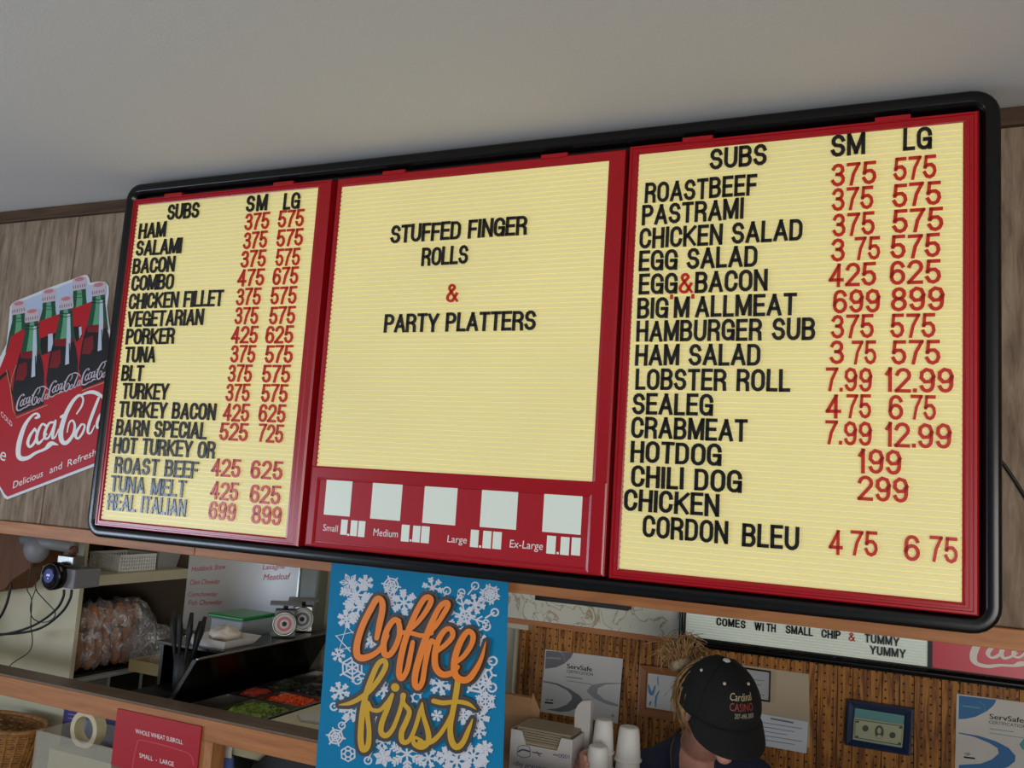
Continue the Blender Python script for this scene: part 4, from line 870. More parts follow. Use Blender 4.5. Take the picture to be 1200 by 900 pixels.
# prep table
pt_ = thing('prep_table', 'sandwich prep table with sunken food pans and a pale cutting board', 'prep table', (-1.9, 2.6, 0))
TZ = .86
bx('cutting_board', -1.772, -1.46, 2.245, 2.97, TZ-.045, TZ, mat('pale_cutting_board', srgb(206, 198, 164), .5), pt_)
mb = MB(); ys = [2.235, 2.262, 2.455, 2.465, 2.60, 2.61, 2.775, 2.785, 2.95, 2.97]
cols = ((-2.085, -1.985), (-1.975, -1.785))
mb.box(-2.13, -2.085, 2.245, 2.97, TZ-.045, TZ); mb.box(-1.985, -1.975, 2.245, 2.97, TZ-.045, TZ); mb.box(-1.785, -1.7725, 2.245, 2.97, TZ-.045, TZ)
for c0, c1 in cols:
    mb.box(c0, c1, 2.245, 2.262, TZ-.045, TZ)
    for k in (2, 4, 6, 8): mb.box(c0, c1, ys[k], ys[k+1], TZ-.045, TZ)
obj('pan_rail', mb, M['darksteel'], pt_)
bx('body', -2.12, -1.48, 2.26, 2.95, .5, .70, M['steel'], pt_)
bx('front_edge', -2.12, -1.48, 2.2455, 2.2495, TZ-.11, TZ-.046, M['cream'], pt_)
for x_ in (-2.11, -1.52):
    for y_ in (2.26, 2.90): bx('leg', x_, x_+.04, y_, y_+.04, 0, .4995, M['steel'], pt_)
foods = {(0, 0): None, (1, 0): ('green pepper', srgb(150, 170, 70), srgb(70, 100, 34), 'diced green peppers in the nearest pan of the prep table', 260),
    (0, 1): ('tomato', srgb(190, 60, 40), srgb(150, 40, 30), 'dark red chopped tomato in a small pan beside the orange pan', 120), (1, 1): ('carrot', srgb(238, 92, 28), srgb(214, 66, 20), 'bright orange diced carrot in the pan behind the green peppers', 200),
    (0, 2): ('lettuce', srgb(60, 66, 48), srgb(40, 44, 30), 'dark greens in a small pan toward the back of the prep table', 90), (1, 2): ('olive', srgb(50, 44, 44), srgb(30, 26, 28), 'black olive slices in the pan behind the orange carrots', 160),
    (1, 3): ('onion', srgb(120, 100, 96), srgb(70, 56, 58), 'dim sliced onion in the rearmost pan of the prep table', 120)}
for ci, (c0, c1) in enumerate(cols):
    for ri, (y0, y1) in enumerate(((2.262, 2.455), (2.465, 2.60), (2.61, 2.775), (2.785, 2.95))):
        t_ = tag(obj('food_pan', MB().rings([[Vector((x, y, z_)) for x, y in ((c0+e, y0+e), (c1-e, y0+e), (c1-e, y1-e), (c0+e, y1-e))] for z_, e in ((TZ+.001, -.003), (TZ+.002, .004), (TZ-.02, .006), (TZ-.09, .012), (TZ-.09, .0125))], cap0=False, cap1=True), M['steel']),
            '%s steel food pan, %s from the front, sunk in the prep table' % ('small left' if ci == 0 else 'large right', ['first', 'second', 'third', 'last'][ri]), 'pan', 'food pans in the prep table')
        fd = foods.get((ci, ri))
        if not fd: continue
        mb = MB()
        for k in range(fd[4]):
            x_ = rnd.uniform(c0+.018, c1-.018); y_ = rnd.uniform(y0+.018, y1-.018); s_ = rnd.uniform(.004, .007)
            z_ = TZ-.014+.016*math.sin(PI*(x_-c0)/(c1-c0))*math.sin(PI*(y_-y0)/(y1-y0))+rnd.uniform(-.003, .003)
            R_ = Euler((rnd.uniform(0, 3), rnd.uniform(0, 3), rnd.uniform(0, 3))).to_matrix()
            mb.add([Vector((x_, y_, z_))+R_@Vector((a, b, c_))*s_ for a in (-1, 1) for b in (-1, 1) for c_ in (-1, 1)], [(0, 1, 3, 2), (4, 6, 7, 5), (0, 4, 5, 1), (2, 3, 7, 6), (0, 2, 6, 4), (1, 5, 7, 3)])
        mb.box(c0+.014, c1-.014, y0+.014, y1-.014, TZ-.085, TZ-.014)
        o = obj('diced_'+fd[0].replace(' ', '_'), mb, mat('food_'+fd[0], fd[1], .5, col2=fd[2], nscale=60)); tag(o, fd[3], 'food'); o['kind'] = 'stuff'
tag(obj('folded_paper', MB().prism([PZ(348, 838, TZ+.001), PZ(377, 836, TZ+.001), PZ(376, 849, TZ+.001), PZ(352, 845, TZ+.001)], (0, 0, .006)), M['paper']), 'folded white paper on the pale cutting board left of the blue poster', 'paper')
# raised steel shelf over the pans
for y_ in (2.30, 2.86): bx('riser_support', -2.225, -2.215, y_, y_+.03, 0, TZ-.031, M['steel'], pt_)
rsf = thing('raised_steel_shelf', 'dark slanted steel guard with a shelf behind, beside the food pans carrying two scales', 'shelf', (-2.28, 2.6, TZ))
RZ = 1.01
mb = MB().prism([(-2.125, 2.24, TZ+.001), (-2.035, 2.24, RZ), (-2.055, 2.24, RZ), (-2.145, 2.24, TZ+.001)], (0, .72, 0))
obj('slanted_front', mb, M['darksteel'], rsf, bev=.002)
bx('top_shelf', -2.37, -2.056, 2.40, 2.96, RZ-.012, RZ, M['darksteel'], rsf)
bx('rear_support', -2.37, -2.355, 2.42, 2.96, .62, RZ-.0125, M['darksteel'], rsf)
for y_ in (2.60, 2.94): bx('end_panel', -2.354, -2.15, y_, y_+.004, .865, RZ-.0125, M['blackm'], rsf)
bx('lower_deck', -2.36, -2.132, 2.245, 2.97, TZ-.03, TZ-.0005, M['blackm'], rsf)
bx('top_edge', -2.042, -2.030, 2.238, 2.962, RZ-.001, RZ+.004, M['steel'], rsf)
def scale_(x, y, dial, lab):
    t_ = thing('kitchen_scale', lab, 'scale', (x, y, RZ+.0005)); yaw = math.atan2(-y, -x)+PI/2   # face the service side
    R_ = Matrix.Rotation(yaw, 3, 'Z')
    def q(v): return Vector((x, y, RZ+.0005))+R_@(Vector(v)*1.2)
    w_ = .036
    mb = MB().prism([q((-w_, 0, 0)), q((w_, 0, 0)), q((w_*.85, 0, .082)), q((-w_*.85, 0, .082))], R_@Vector((0, .055, 0))); obj('body', mb, M['grey'] if dial else M['steel'], t_, bev=.004)
    Rm = R_@Matrix.Rotation(PI/2, 3, 'X')
    obj('dial_rim', MB().lathe(q((0, -.001, .041)), [(.036, 0), (.0444, 0), (.0456, .007), (.041, .011), (.037, .005)], 24, Rm, cap0=False, cap1=False), M['steel'], t_, smooth=True)
    obj('dial_face', MB().lathe(q((0, -.0015, .041)), [(.0396, 0), (.0396, .0024)], 24, Rm), mat('dial_pale_'+str(dial), srgb(196, 196, 192), .4), t_)
    obj('dial_ring', MB().lathe(q((0, -.0045, .041)), [(.017, 0), (.0264, 0)], 24, Rm, cap0=False, cap1=False), mat('dial_ring_'+str(dial), srgb(200, 70, 76) if dial else srgb(50, 64, 72), .4), t_)
    obj('dial_hub', MB().lathe(q((0, -.0046, .041)), [(.009, 0), (.007, .003)], 12, Rm), M['blackm'], t_)
    obj('platform_stem', MB().tube([q((0, .027, .082)), q((0, .027, .098))], .009), M['darksteel'], t_)
    mb = MB().prism([q((-.048, -.02, .098)), q((.048, -.02, .098)), q((.048, .065, .098)), q((-.048, .065, .098))], (0, 0, .005)); obj('platform', mb, M['grey'], t_, bev=.002)
scale_(-2.10, 2.745, 1, 'small kitchen scale with a red-ringed round dial on the steel shelf behind the slanted guard')
scale_(-2.125, 2.885, 0, 'second kitchen scale with a dark-centred dial, nearest the grey column')
gl_ = thing('green_lidded_container', 'clear food container with a green lid on the steel shelf behind the slanted guard', 'container', (-2.26, 2.70, RZ+.0005))
bx('tub', -2.335, -2.185, 2.615, 2.785, RZ+.0005, RZ+.062, M['frost'], gl_, .006)
bx('lid', -2.345, -2.175, 2.605, 2.795, RZ+.0625, RZ+.076, mat('green_plastic', srgb(20, 128, 62), .3), gl_, .005)
wt = thing('white_food_tray', 'white tray holding a wrapped pale bundle on the steel shelf behind the slanted guard', 'tray', (-2.19, 2.48, RZ+.0005))
obj('tray', MB().rings([[Vector((x, y, z_)) for x, y in ((-2.25+e, 2.40+e), (-2.07-e, 2.40+e), (-2.07-e, 2.585-e), (-2.25+e, 2.585-e))] for z_, e in ((RZ+.0006, .02), (RZ+.030, 0), (RZ+.030, .004), (RZ+.004, .022))]), M['cup'], wt)
mb = MB().ell((-2.16, 2.50, RZ+.034), (.058, .055, .026), None, 18, 10)
mb.v = [v+Vector((0, 0, .006*math.sin(v.x*140)+.004*math.sin(v.y*190))) for v in mb.v]
tag(obj('wrapped_bundle', mb, mat('pale_wrap', srgb(206, 198, 186), .35), smooth=True), 'pale plastic wrapped bundle lying in the white tray', 'package')
uh = thing('utensil_holder', 'black holder bristling with black handled utensils at the near end of the slanted steel guard', 'utensil holder', (-2.175, 2.33, TZ+.0005))
obj('cup', MB().lathe((-2.175, 2.33, TZ+.0005), [(.026, 0), (.033, .14), (.030, .14), (.024, .004)], 18), M['blackm'], uh, smooth=True)
ords = ['shortest', 'leftmost', 'tallest', 'rightmost', 'front', 'rear', 'tilted', 'upright', 'splayed']
for k in range(9):
    a_ = k*2*PI/9; tip = Vector((-2.175+.055*math.cos(a_), 2.33+.05*math.sin(a_), TZ+.235+.045*((k*5) % 9)/9)); b0 = Vector((-2.175+.012*math.cos(a_), 2.33+.012*math.sin(a_), TZ+.02))
    o = obj('utensil', MB().tube([b0, b0.lerp(tip, .6), b0.lerp(tip, .8), tip], [.003, .005, .010, .006], 8), M['blackm'], smooth=True)
    tag(o, 'black handled utensil in the black holder, leaning '+['right', 'to the right rear', 'straight back', 'to the left rear', 'hard left', 'to the left front', 'a little left of the viewer', 'a little right of the viewer', 'to the right front'][k], 'utensil', 'utensils in the black holder')
# device on a bracket at the left
YD = 2.25
dv = thing('round_monitor_device', 'black round device with a small blue lit display hanging under the trim at the left', 'device', P(62, 675, YD)-Vector((0, 0, .05)))
c0 = P(62, 675, YD)
a = P(44, 663, YD); b = P(80, 691, YD)
bx('grey_housing', a.x, b.x, YD+.02, YD+.13, b.z, a.z, M['grey'], dv, .004)
Rm = Matrix.Rotation(PI/2, 3, 'X')@Matrix.Identity(3)
Rm = Matrix.Rotation(-.0, 3, 'Z')@Rm
obj('round_body', MB().lathe((c0.x, YD+.021, c0.z), [(.047, 0), (.049, .012), (.049, .028), (.044, .036), (.040, .033), (.038, .030)], 32, Rm), M['black'], dv, smooth=True)
obj('display', MB().lathe((c0.x-.010, YD-.0095, c0.z), [(.025, 0), (.024, .001)], 24, Rm), mat('lit_blue_display', srgb(16, 26, 96), .2, emis=.5), dv)
mb = MB(); v0 = lambda x, y: Vector((c0.x-.010+x*.0006, YD-.0112, c0.z-y*.0006)); text(mb, '68', (-14, 2), (12, 2), 14, v0); brush(mb, [(-6, 14), (6, 15)], 3, v0, 0, caps=False)
obj('display_digits', mb, mat('lit_digits', srgb(190, 200, 255), .4, emis=1.2), dv, fixn=False)
a = P(58, 661, YD); b = P(78, 653, YD)
obj('metal_clamp', MB().box(a.x, b.x, YD+.03, YD+.08, P(62, 662, YD).z, b.z), M['steel'], dv, bev=.003)
k_ = P(70, 646, YD)
obj('pivot_knob', MB().ell((k_.x, YD+.055, k_.z), (.016, .02, .018)), mat('rusty_brown', srgb(92, 58, 44), .5), dv, smooth=True)
a = P(12, 640, YD); kz = P(62, 642, YD)
obj('mount_arm', MB().tube([(a.x, YD+.055, kz.z+.012), (k_.x, YD+.055, kz.z+.004)], .022, 14), M['grey'], dv, smooth=True)
h_ = P(27, 644, YD)
obj('mount_housing', MB().ell((h_.x, YD+.055, h_.z), (.055, .035, .05), None, 20, 12), M['grey'], dv, smooth=True)
obj('ceiling_strut', MB().tube([(h_.x, YD+.055, h_.z), (h_.x, YD+.055, 1.75), (h_.x, YW+.076, 1.78)], .012, 10), M['grey'], dv, smooth=True)
wb_ = thing('wooden_corner_bracket', 'dark brown wooden bracket board behind the grey mount at the far left edge', 'bracket', P(5, 690, 2.35))
obj('board', MB().prism([P(-60, 600, 2.35), P(48, 600, 2.35), P(42, 648, 2.35), P(37, 665, 2.35), P(15, 679, 2.35), P(5, 691, 2.35), P(-60, 700, 2.35)], (0, .12, 0)), wood('dark_bracket_wood', srgb(110, 66, 34), srgb(76, 44, 22), 'Z', .6), wb_, bev=.002)
cb = lambda pts, Y: [P(x, y, Y) for x, y in pts]
for nm, pts, r, Y, lb_ in (('power_cable', [(75, 691), (74, 700), (66, 714), (45, 730), (20, 740), (-20, 748)], .0045, 2.30, 'thick black cable looping left from under the round device, inner one'),
    ('power_cable', [(84, 691), (82, 702), (72, 718), (50, 735), (22, 742), (-20, 744)], .0045, 2.31, 'thick black cable looping left from the round device, outer one'),
    ('power_cable', [(14, 678), (11, 695), (6, 712), (-4, 728), (-30, 750)], .005, 2.36, 'thick black cable dropping from the wooden bracket at the left edge'),
    ('thin_wire', [(37, 660), (33, 685), (32, 692), (37, 703), (36, 730), (38, 752), (33, 765), (15, 777), (2, 792), (-10, 812)], .0018, 2.29, 'thin black wire running down the cream panel to the ledge'),
    ('thin_wire', [(43, 673), (42, 690), (52, 703), (64, 716), (63, 724), (54, 729), (44, 728), (37, 722), (36, 708), (42, 690)], .0018, 2.27, 'thin black wire looped back under the round device')):
    tag(obj(nm, MB().tube(cb(pts, Y), r, 8, 4), M['rubber'], smooth=True), lb_, 'cable')
# below the ledge
lsz = .50
ls = bx('lower_shelf', -3.4, -2.22, 2.18, 2.475, lsz-.03, lsz, M['cream']); tag(ls, 'cream lower shelf below the ledge holding the wicker basket', 'shelf')
wk = thing('wicker_basket', 'brown wicker basket under the ledge at the lower left corner', 'basket', (-2.98, 2.3, lsz))
wm = mat('wicker_brown', srgb(170, 118, 56), .6, col2=srgb(110, 70, 28), nscale=50)
cw = P(3, 880, 2.32); rz = P(30, 852, 2.32).z
mb = MB()
H_ = rz-lsz
for k in range(int(H_/.0085)):
    z_ = lsz+.004+k*.0085; r_ = .125+.05*(k*.0085/H_)
    pts = [Vector((cw.x+r_*math.cos(2*PI*j/48)*1.08, 2.30+(.108)*math.sin(2*PI*j/48)*(r_/.175), z_+.0012*(1 if (j+k) % 2 else -1))) for j in range(49)]
    mb.tube(pts, .0048, 6)
o = obj('woven_rows', mb, wm, wk, smooth=True); o['kind'] = 'stuff'
mb = MB()
for j in range(24):
    a_ = 2*PI*j/24
    mb.tube([(cw.x+.128*math.cos(a_)*1.08, 2.30+.085*math.sin(a_), lsz), (cw.x+.178*math.cos(a_)*1.08, 2.30+.108*math.sin(a_), rz)], .004, 6)
o = obj('stakes', mb, wm, wk); o['kind'] = 'stuff'
obj('rim', MB().tube([Vector((cw.x+.18*1.08*math.cos(2*PI*j/40), 2.30+.110*math.sin(2*PI*j/40), rz+.004)) for j in range(41)], .009, 8), wm, wk, smooth=True)
# purple box with printing, acrylic bin, tape roll
a = P(77, 812, 2.425); b = P(150, 830, 2.425)
pb = thing('purple_printed_carton', 'purple and blue printed carton behind the tape roll under the ledge', 'carton', ((a.x+b.x)/2, 2.43, lsz))
bx('carton', a.x, b.x, 2.425, 2.465, lsz+.0005, P(90, 808, 2.425).z, mat('purple_print', srgb(66, 48, 116), .4, col2=srgb(40, 44, 96), nscale=16), pb, .003)
pk = mat('lilac_print', srgb(150, 130, 190), .4); e5 = lambda x, y: P(x/6, 750+y/6, 2.4240)
flat('lilac_lines', [lambda b_: [brush(b_, [(480, y), (570-(i % 2)*20, y+12)], 7, e5, 0, caps=False) for i, y in enumerate((430, 450, 492, 520, 548))]], pk, pb)
flat('blue_flash', [lambda b_: fill(b_, [(612, 430), (640, 440), (600, 480), (575, 500)], e5), lambda b_: fill(b_, [(560, 600), (590, 560), (610, 570), (600, 640), (560, 645)], e5)], mat('sky_blue_print', srgb(90, 150, 210), .4), pb)
tc_ = P(104, 862, 2.30)
Rt = Matrix.Rotation(PI/2+.15, 3, 'X')
a = P(45, 857, 2.215); b = P(79, 862, 2.215)
bn = thing('acrylic_bin', 'clear acrylic bin with a pale paper inside under the ledge left of the red sign', 'bin', (-2.7, 2.3, lsz))
zt_ = P(60, 857, 2.22).z; xl = P(48, 860, 2.22).x; xm = P(140, 862, 2.22).x
for a_ in ((xl, xm, 2.20, 2.205), (xl, xm, 2.385, 2.39), (xl, xl+.005, 2.205, 2.385), (xm-.005, xm, 2.205, 2.385)):
    obj('bin_wall', MB().box(a_[0], a_[1], a_[2], a_[3], lsz+.0005, zt_), M['clear'], bn)
tag(bx('folded_napkins', xl+.06, xm-.01, 2.21, 2.33, lsz+.001, zt_-.05, mat('beige_napkin', srgb(172, 160, 118), .7)), 'pale beige folded napkins inside the clear bin', 'napkins')
tz = zt_-.048; R0 = .062
tp = tag(obj('tape_roll', MB().rings([[Vector((tc_.x+r_*math.cos(a__), y_, zt_-.048+.055+r_*math.sin(a__))) for a__ in [2*PI*j/36 for j in range(36)]] for r_, y_ in ((R0, 2.275), (R0, 2.315), (R0-.018, 2.315), (R0-.018, 2.275), (R0, 2.275))], cap0=False, cap1=False), mat('cream_tape', srgb(206, 194, 156), .45), smooth=False), 'cream coloured roll of tape standing above the clear bin', 'tape roll')
# under the prep table, right of the post
bb = P(268, 869, 2.225)
bw = thing('blue_white_bag', 'blue and white bag standing just right of the ledge post', 'bag', (bb.x, 2.22, lsz-.02))
us = bx('floor_shelf', -2.19, -1.3, 2.18, 2.24, lsz-.05, lsz-.02, M['darksteel']); tag(us, 'narrow dark shelf behind the post under the ledge', 'shelf')
obj('bag_body', MB().rings([[Vector((bb.x+w_*math.cos(a_), 2.207+.020*math.sin(a_)*(1 if z_ < .7 else .4), z_)) for a_ in [2*PI*j/16 for j in range(16)]] for z_, w_ in ((lsz-.0195, .034), (.62, .038), (.72, .036), (bb.z-.02, .030), (bb.z, .034))]), M['paper'], bw, smooth=True)
obj('blue_band', MB().rings([[Vector((bb.x+.012+w_*math.cos(a_), 2.2065+.0215*math.sin(a_), z_)) for a_ in [2*PI*j/16 for j in range(16)]] for z_, w_ in ((.60, .030), (.70, .031), (.755, .022))]), mat('bag_blue', srgb(74, 96, 160), .5), bw, smooth=True)
q0_ = P(318, 878, 2.21)
tag(obj('black_tray', MB().prism([P(290, 902, 2.206), P(322, 876, 2.206), P(372, 884, 2.206), P(372, 900, 2.206), P(330, 925, 2.206), P(300, 925, 2.206)], (0, .028, 0)), M['blackm'], bev=.003), 'black plastic tray leaning under the ledge beside the blue poster', 'tray')
# ---------------------------------------------------------------- service shelf: carton, filters, cups
SZ = .78
tag(bx('service_counter', -1.25, 2.6, 2.19, 2.465, SZ-.04, SZ, M['steel']), 'steel counter behind the ledge carrying the white carton and foam cups', 'counter')
YC = 2.33
a = P(599, 855, YC); b = P(671, 869, YC); zc = (a.z+b.z)/2+.003
wc_ = thing('white_carton', 'open white carton with blue printing and brown paper sheets inside', 'carton', ((a.x+b.x)/2, YC+.05, SZ+.0005))
wcm = mat('white_carton_board', srgb(196, 192, 190), .6)
d0 = (b.x-a.x)
fp = [(0, 0), (1, 0), (1, 1), (.82, 1), (.76, .80), (.26, .80), (.18, 1), (0, 1)]
h0 = zc-SZ-.0005
obj('front_wall', MB().prism([Vector((a.x+d0*u, YC, SZ+.0005+h0*v)) for u, v in fp], (0, .002, 0)), wcm, wc_)
for nm, q in (('side_wall', (a.x, a.x+.002, YC+.0022, YC+.13)), ('side_wall', (b.x-.002, b.x, YC+.0022, YC+.13)), ('back_wall', (a.x+.0022, b.x-.0022, YC+.128, YC+.13)), ('base', (a.x+.0022, b.x-.0022, YC+.0022, YC+.1278))):
    obj(nm, MB().box(q[0], q[1], q[2], q[3], SZ+.0005, zc if nm != 'base' else SZ+.0025), wcm, wc_)
f5 = lambda x, y: P(590+x/7.059, 790+y/7.059, YC-.0004)
bi = mat('carton_blue_ink', srgb(40, 44, 120), .6); gi = mat('carton_grey_ink', srgb(70, 74, 96), .6)
mb = MB(); text(mb, '0001', (455, 690), (545, 702), 34, f5); text(mb, '-day premium', (75, 748), (365, 800), 36, f5, .2)
obj('blue_lettering', mb, bi, wc_, fixn=False)
flat('oval_emblem', [lambda b_: brush(b_, [(115, 640), (125, 600), (170, 590), (215, 605), (220, 645), (215, 680), (165, 690), (118, 670), (115, 640)], 5, f5, 3), lambda b_: brush(b_, [(125, 640), (160, 625), (215, 640)], 14, f5, 3), lambda b_: brush(b_, [(240, 645), (315, 660)], 9, f5, 0), lambda b_: brush(b_, [(275, 640), (300, 680)], 8, f5, 0), lambda b_: brush(b_, [(412, 665), (450, 672)], 8, f5, 0)], gi, wc_)
# paper filters/sheets
shm = mat('tan_paper_sheets', srgb(150, 136, 114), .7, noise=.1, nscale=20)
for k in range(6):
    z_ = zc-.03+k*.0065
    tag(bx('paper_sheet', a.x+.012+.003*(k % 2), b.x-.006-.002*(k % 3), YC+.010-.003*k*0, YC+.12, z_, z_+.0052, shm, bev=0), ['lowest', 'second lowest', 'third lowest', 'third highest', 'second highest', 'topmost'][k]+' tan folded paper bag stacked in the open white carton', 'paper bag', 'tan paper bags stacked in the white carton')
tag(bx('paper_bag_stack', a.x+.02, b.x-.015, YC+.012, YC+.115, SZ+.003, zc-.0305, mat('cream_paper_stack', srgb(196, 180, 140), .6), bev=.004), 'cream paper packet under the tan bags inside the white carton', 'paper packet')
wf_ = thing('white_cup_carton', 'tall narrow white carton with a rounded top standing right of the open carton', 'carton', P(682, 930, YC+.02))
YV = YC+.098
fl = [P(673.5, 833, YV), P(677, 826, YV), P(682, 821.5, YV), P(692.5, 821, YV)]
xr = P(690, 880, YV).x; xl_ = P(672.5, 890, YV).x
obj('carton', MB().prism([Vector((xl_, YV, SZ+.0005))]+fl+[Vector((xr, YV, SZ+.0005))], (0, .03, 0)), wcm, wf_, bev=.001)
mb = MB(); v5 = lambda x, y: P(590+x/7.059, 790+y/7.059, YV-.0008); brush(mb, [(650, 530), (645, 560), (648, 590), (642, 640)], 10, v5, 0, caps=False); obj('side_print', mb, gi, wf_, fixn=False)
kb = thing('kraft_box', 'plain brown kraft box behind the white carton next to the blue poster', 'box', P(610, 930, YC+.15))
a2 = P(595, 817, YC+.14); b2 = P(624, 815, YC+.14)
bx('box_body', a2.x-.03, b2.x, YC+.14, YC+.165, SZ+.0005, (a2.z+b2.z)/2, M['card'], kb, .001)
obj('box_flap', MB().prism([Vector((b2.x, YC+.139, SZ+.05)), P(633, 833, YC+.139), P(624, 811, YC+.139)], (0, .002, 0)), M['card'], kb)
def cup_stack(x, y, ztop, r, n_, where):
    off = (ztop-SZ-.088)/(n_-1)
    for k in range(n_):
        z_ = SZ+.0006+k*off+.0004*k; s_ = 1
        mb = MB().lathe((x, y, z_), [(r*1.06, 0), (r*1.10, .0015), (r*1.10, .005), (r*1.0, .0065), (r*.84, .072), (r*.78, .083), (r*.70, .0875), (r*.55, .088)], 28)
        tag(obj('foam_cup', mb, M['cup'], smooth=True), 'upturned white foam cup, %s of the %s' % (['lowest', 'second from bottom', 'third from bottom'][k] if k < n_-1 else 'topmost', where), 'cup', 'foam cups in the '+where)
cup_stack(-.751, 2.425, .994, .030, 4, 'stack behind the hand')
cup_stack(-.680, 2.43, .985, .034, 4, 'stack beside the navy shoulder')
cup_stack(-.738, 2.345, .945, .033, 3, 'front stack held by the hand')
# ---------------------------------------------------------------- the worker
HC = P(843, 831, 2.42); HS_ = 1.08
yaw = math.radians(38); pit = math.radians(17)
fh = Vector((math.sin(yaw), -math.cos(yaw), 0)); fw = fh*math.cos(pit)-Vector((0, 0, 1))*math.sin(pit)
rt = fh.cross(Vector((0, 0, 1))).normalized(); up = rt.cross(fw).normalized()
HM = Matrix((rt, fw, up)).transposed()      # local x right, y forward, z up
def hq(x, y, z): return HC+HM@Vector((x, y, z))*HS_
per = thing('person', 'person in a black cap and navy shirt bowed over the counter, holding foam cups', 'person', (-.55, 2.75, 0))
def capsule(mb, a, b, ra, rb, n=14):
    a = Vector(a); b = Vector(b); d = (b-a).normalized()
    pts = []; rr_ = []
    for i in range(5):
        t = i/4*PI/2; pts.append(a-d*ra*math.cos(t)); rr_.append(max(ra*math.sin(t), .0005))
    for i in range(5):
        t = i/4*PI/2; pts.append(b+d*rb*math.sin(t)); rr_.append(max(rb*math.cos(t), .0005))
    mb.tube(pts, rr_, n)
def chain(mb, pts):
    for i in range(len(pts)-1): capsule(mb, pts[i][0], pts[i+1][0], pts[i][1], pts[i+1][1])
def remesh(o, vox, it=6):
    m1 = o.modifiers.new('remesh', 'REMESH'); m1.mode = 'VOXEL'; m1.voxel_size = vox; m1.use_smooth_shade = True
    m2 = o.modifiers.new('smooth', 'SMOOTH'); m2.factor = .5; m2.iterations = it
NK = Vector((-.520, 2.58, .945)); SR = Vector((-.655, 2.555, .845)); SL = Vector((-.372, 2.60, .86))
ER = Vector((-.90, 2.56, .70)); WR = Vector((-.832, 2.415, .862))
EL = Vector((-.27, 2.56, .68)); WL = Vector((-.38, 2.42, .82))
mb = MB()
mb.ell(hq(0, -.01, .025), (.074, .094, .088), HM, 24, 16)
mb.ell(hq(0, .022, -.045), (.055, .058, .060), HM, 20, 12)
mb.ell(hq(0, .060, -.088), (.022, .020, .018), HM)           # chin
mb.ell(hq(0, .086, -.022), (.011, .018, .022), HM)           # nose
mb.ell(hq(0, .079, .018), (.045, .018, .012), HM)            # brow
mb.ell(hq(0, .073, -.058), (.024, .012, .010), HM)           # lips
for s in (-1, 1):
    mb.ell(hq(.036*s, .058, -.03), (.022, .024, .022), HM); mb.ell(hq(.075*s, -.008, -.012), (.009, .018, .030), HM)
chain(mb, [(NK+Vector((0, .01, -.02)), .058), (hq(0, -.028, -.075), .050), (hq(0, -.02, -.04), .05)])
chain(mb, [(SR, .045), (ER, .038)]); chain(mb, [(ER, .037), (WR, .024)])
chain(mb, [(SL, .045), (EL, .038)]); chain(mb, [(EL, .037), (WL, .024)])
chain(mb, [(NK-Vector((0, 0, .06)), .07), (Vector((-.55, 2.80, .55)), .11)])
mb_all = mb
def hand(mb, W_, tgt, side, grip, axis_r):
    """palm from wrist toward tgt, fingers wrap round a vertical cylinder (grip centre, radius)"""
    d = (tgt-W_).normalized(); up_ = Vector((0, 0, 1)); n_ = (grip-tgt); n_.z = 0; n_.normalize()
    v = d.cross(n_).normalized()
    for k, o_ in enumerate((-.026, -.009, .009, .026)):
        chain(mb, [(W_+v*o_*.6, .015), (tgt+v*o_, .0125)])
    for k, (o_, L_) in enumerate(((-.030, .060), (-.010, .072), (.010, .076), (.030, .066))):
        a0 = math.atan2((tgt-grip).y, (tgt-grip).x); R_ = axis_r+.0095
        pts = [(tgt+v*o_, .0105)]
        for j in (1, 2, 3):
            an = a0+side*(L_*j/3)/R_*.9
            pts.append((Vector((grip.x+R_*math.cos(an), grip.y+R_*math.sin(an), (tgt+v*o_).z+.002*j)), .0095-.0009*j))
        chain(mb, pts)
    a0 = math.atan2((tgt-grip).y, (tgt-grip).x); R_ = axis_r+.011
    th = [(W_+d*.03-v*.02, .0125)]
    for j, an in enumerate((-.35, -.75, -1.15)):
        th.append((Vector((grip.x+R_*math.cos(a0+side*an), grip.y+R_*math.sin(a0+side*an), tgt.z+.022+.004*j)), .0115-.001*j))
    chain(mb, th)
grip = Vector((-.738, 2.345, .885))
hand(mb, WR, Vector((-.785, 2.362, .893)), 1, grip, .034)
# the other hand rests relaxed on the counter
TL_ = Vector((-.44, 2.36, SZ+.022)); d_ = (TL_-WL).normalized(); sd = d_.cross(Vector((0, 0, 1))).normalized()
for o_ in (-.027, -.009, .009, .027): chain(mb, [(WL+sd*o_*.6, .015), (TL_+sd*o_, .0125)])
for o_, L_ in ((-.032, .055), (-.011, .070), (.010, .074), (.031, .064)):
    h2_ = Vector((d_.x, d_.y, 0)).normalized(); p0 = TL_+sd*o_
    chain(mb, [(p0, .0105), (p0+h2_*L_*.45+Vector((0, 0, .006)), .0098), (p0+h2_*L_*.78+Vector((0, 0, -.004)), .009), (p0+h2_*L_+Vector((0, 0, -.012)), .0082)])
chain(mb, [(WL+d_*.03-sd*.022, .0125), (TL_-sd*.052-d_*.01, .0105), (TL_-sd*.060+d_*.022-Vector((0, 0, .008)), .009)])
body = obj('body', mb, M['skin'], per, smooth=True); remesh(body, .0042, 5)
for s in (-1, 1):
    obj('eye', MB().ell(hq(.030*s, .077, .0), (.012, .009, .009), HM), mat('eye_white', srgb(220, 216, 210), .2) if s < 0 else bpy.data.materials['eye_white'], per, smooth=True)
obj('lips', MB().ell(hq(0, .0835, -.058), (.022, .006, .007), HM), mat('lip_pink', srgb(176, 92, 90), .4), per, smooth=True)
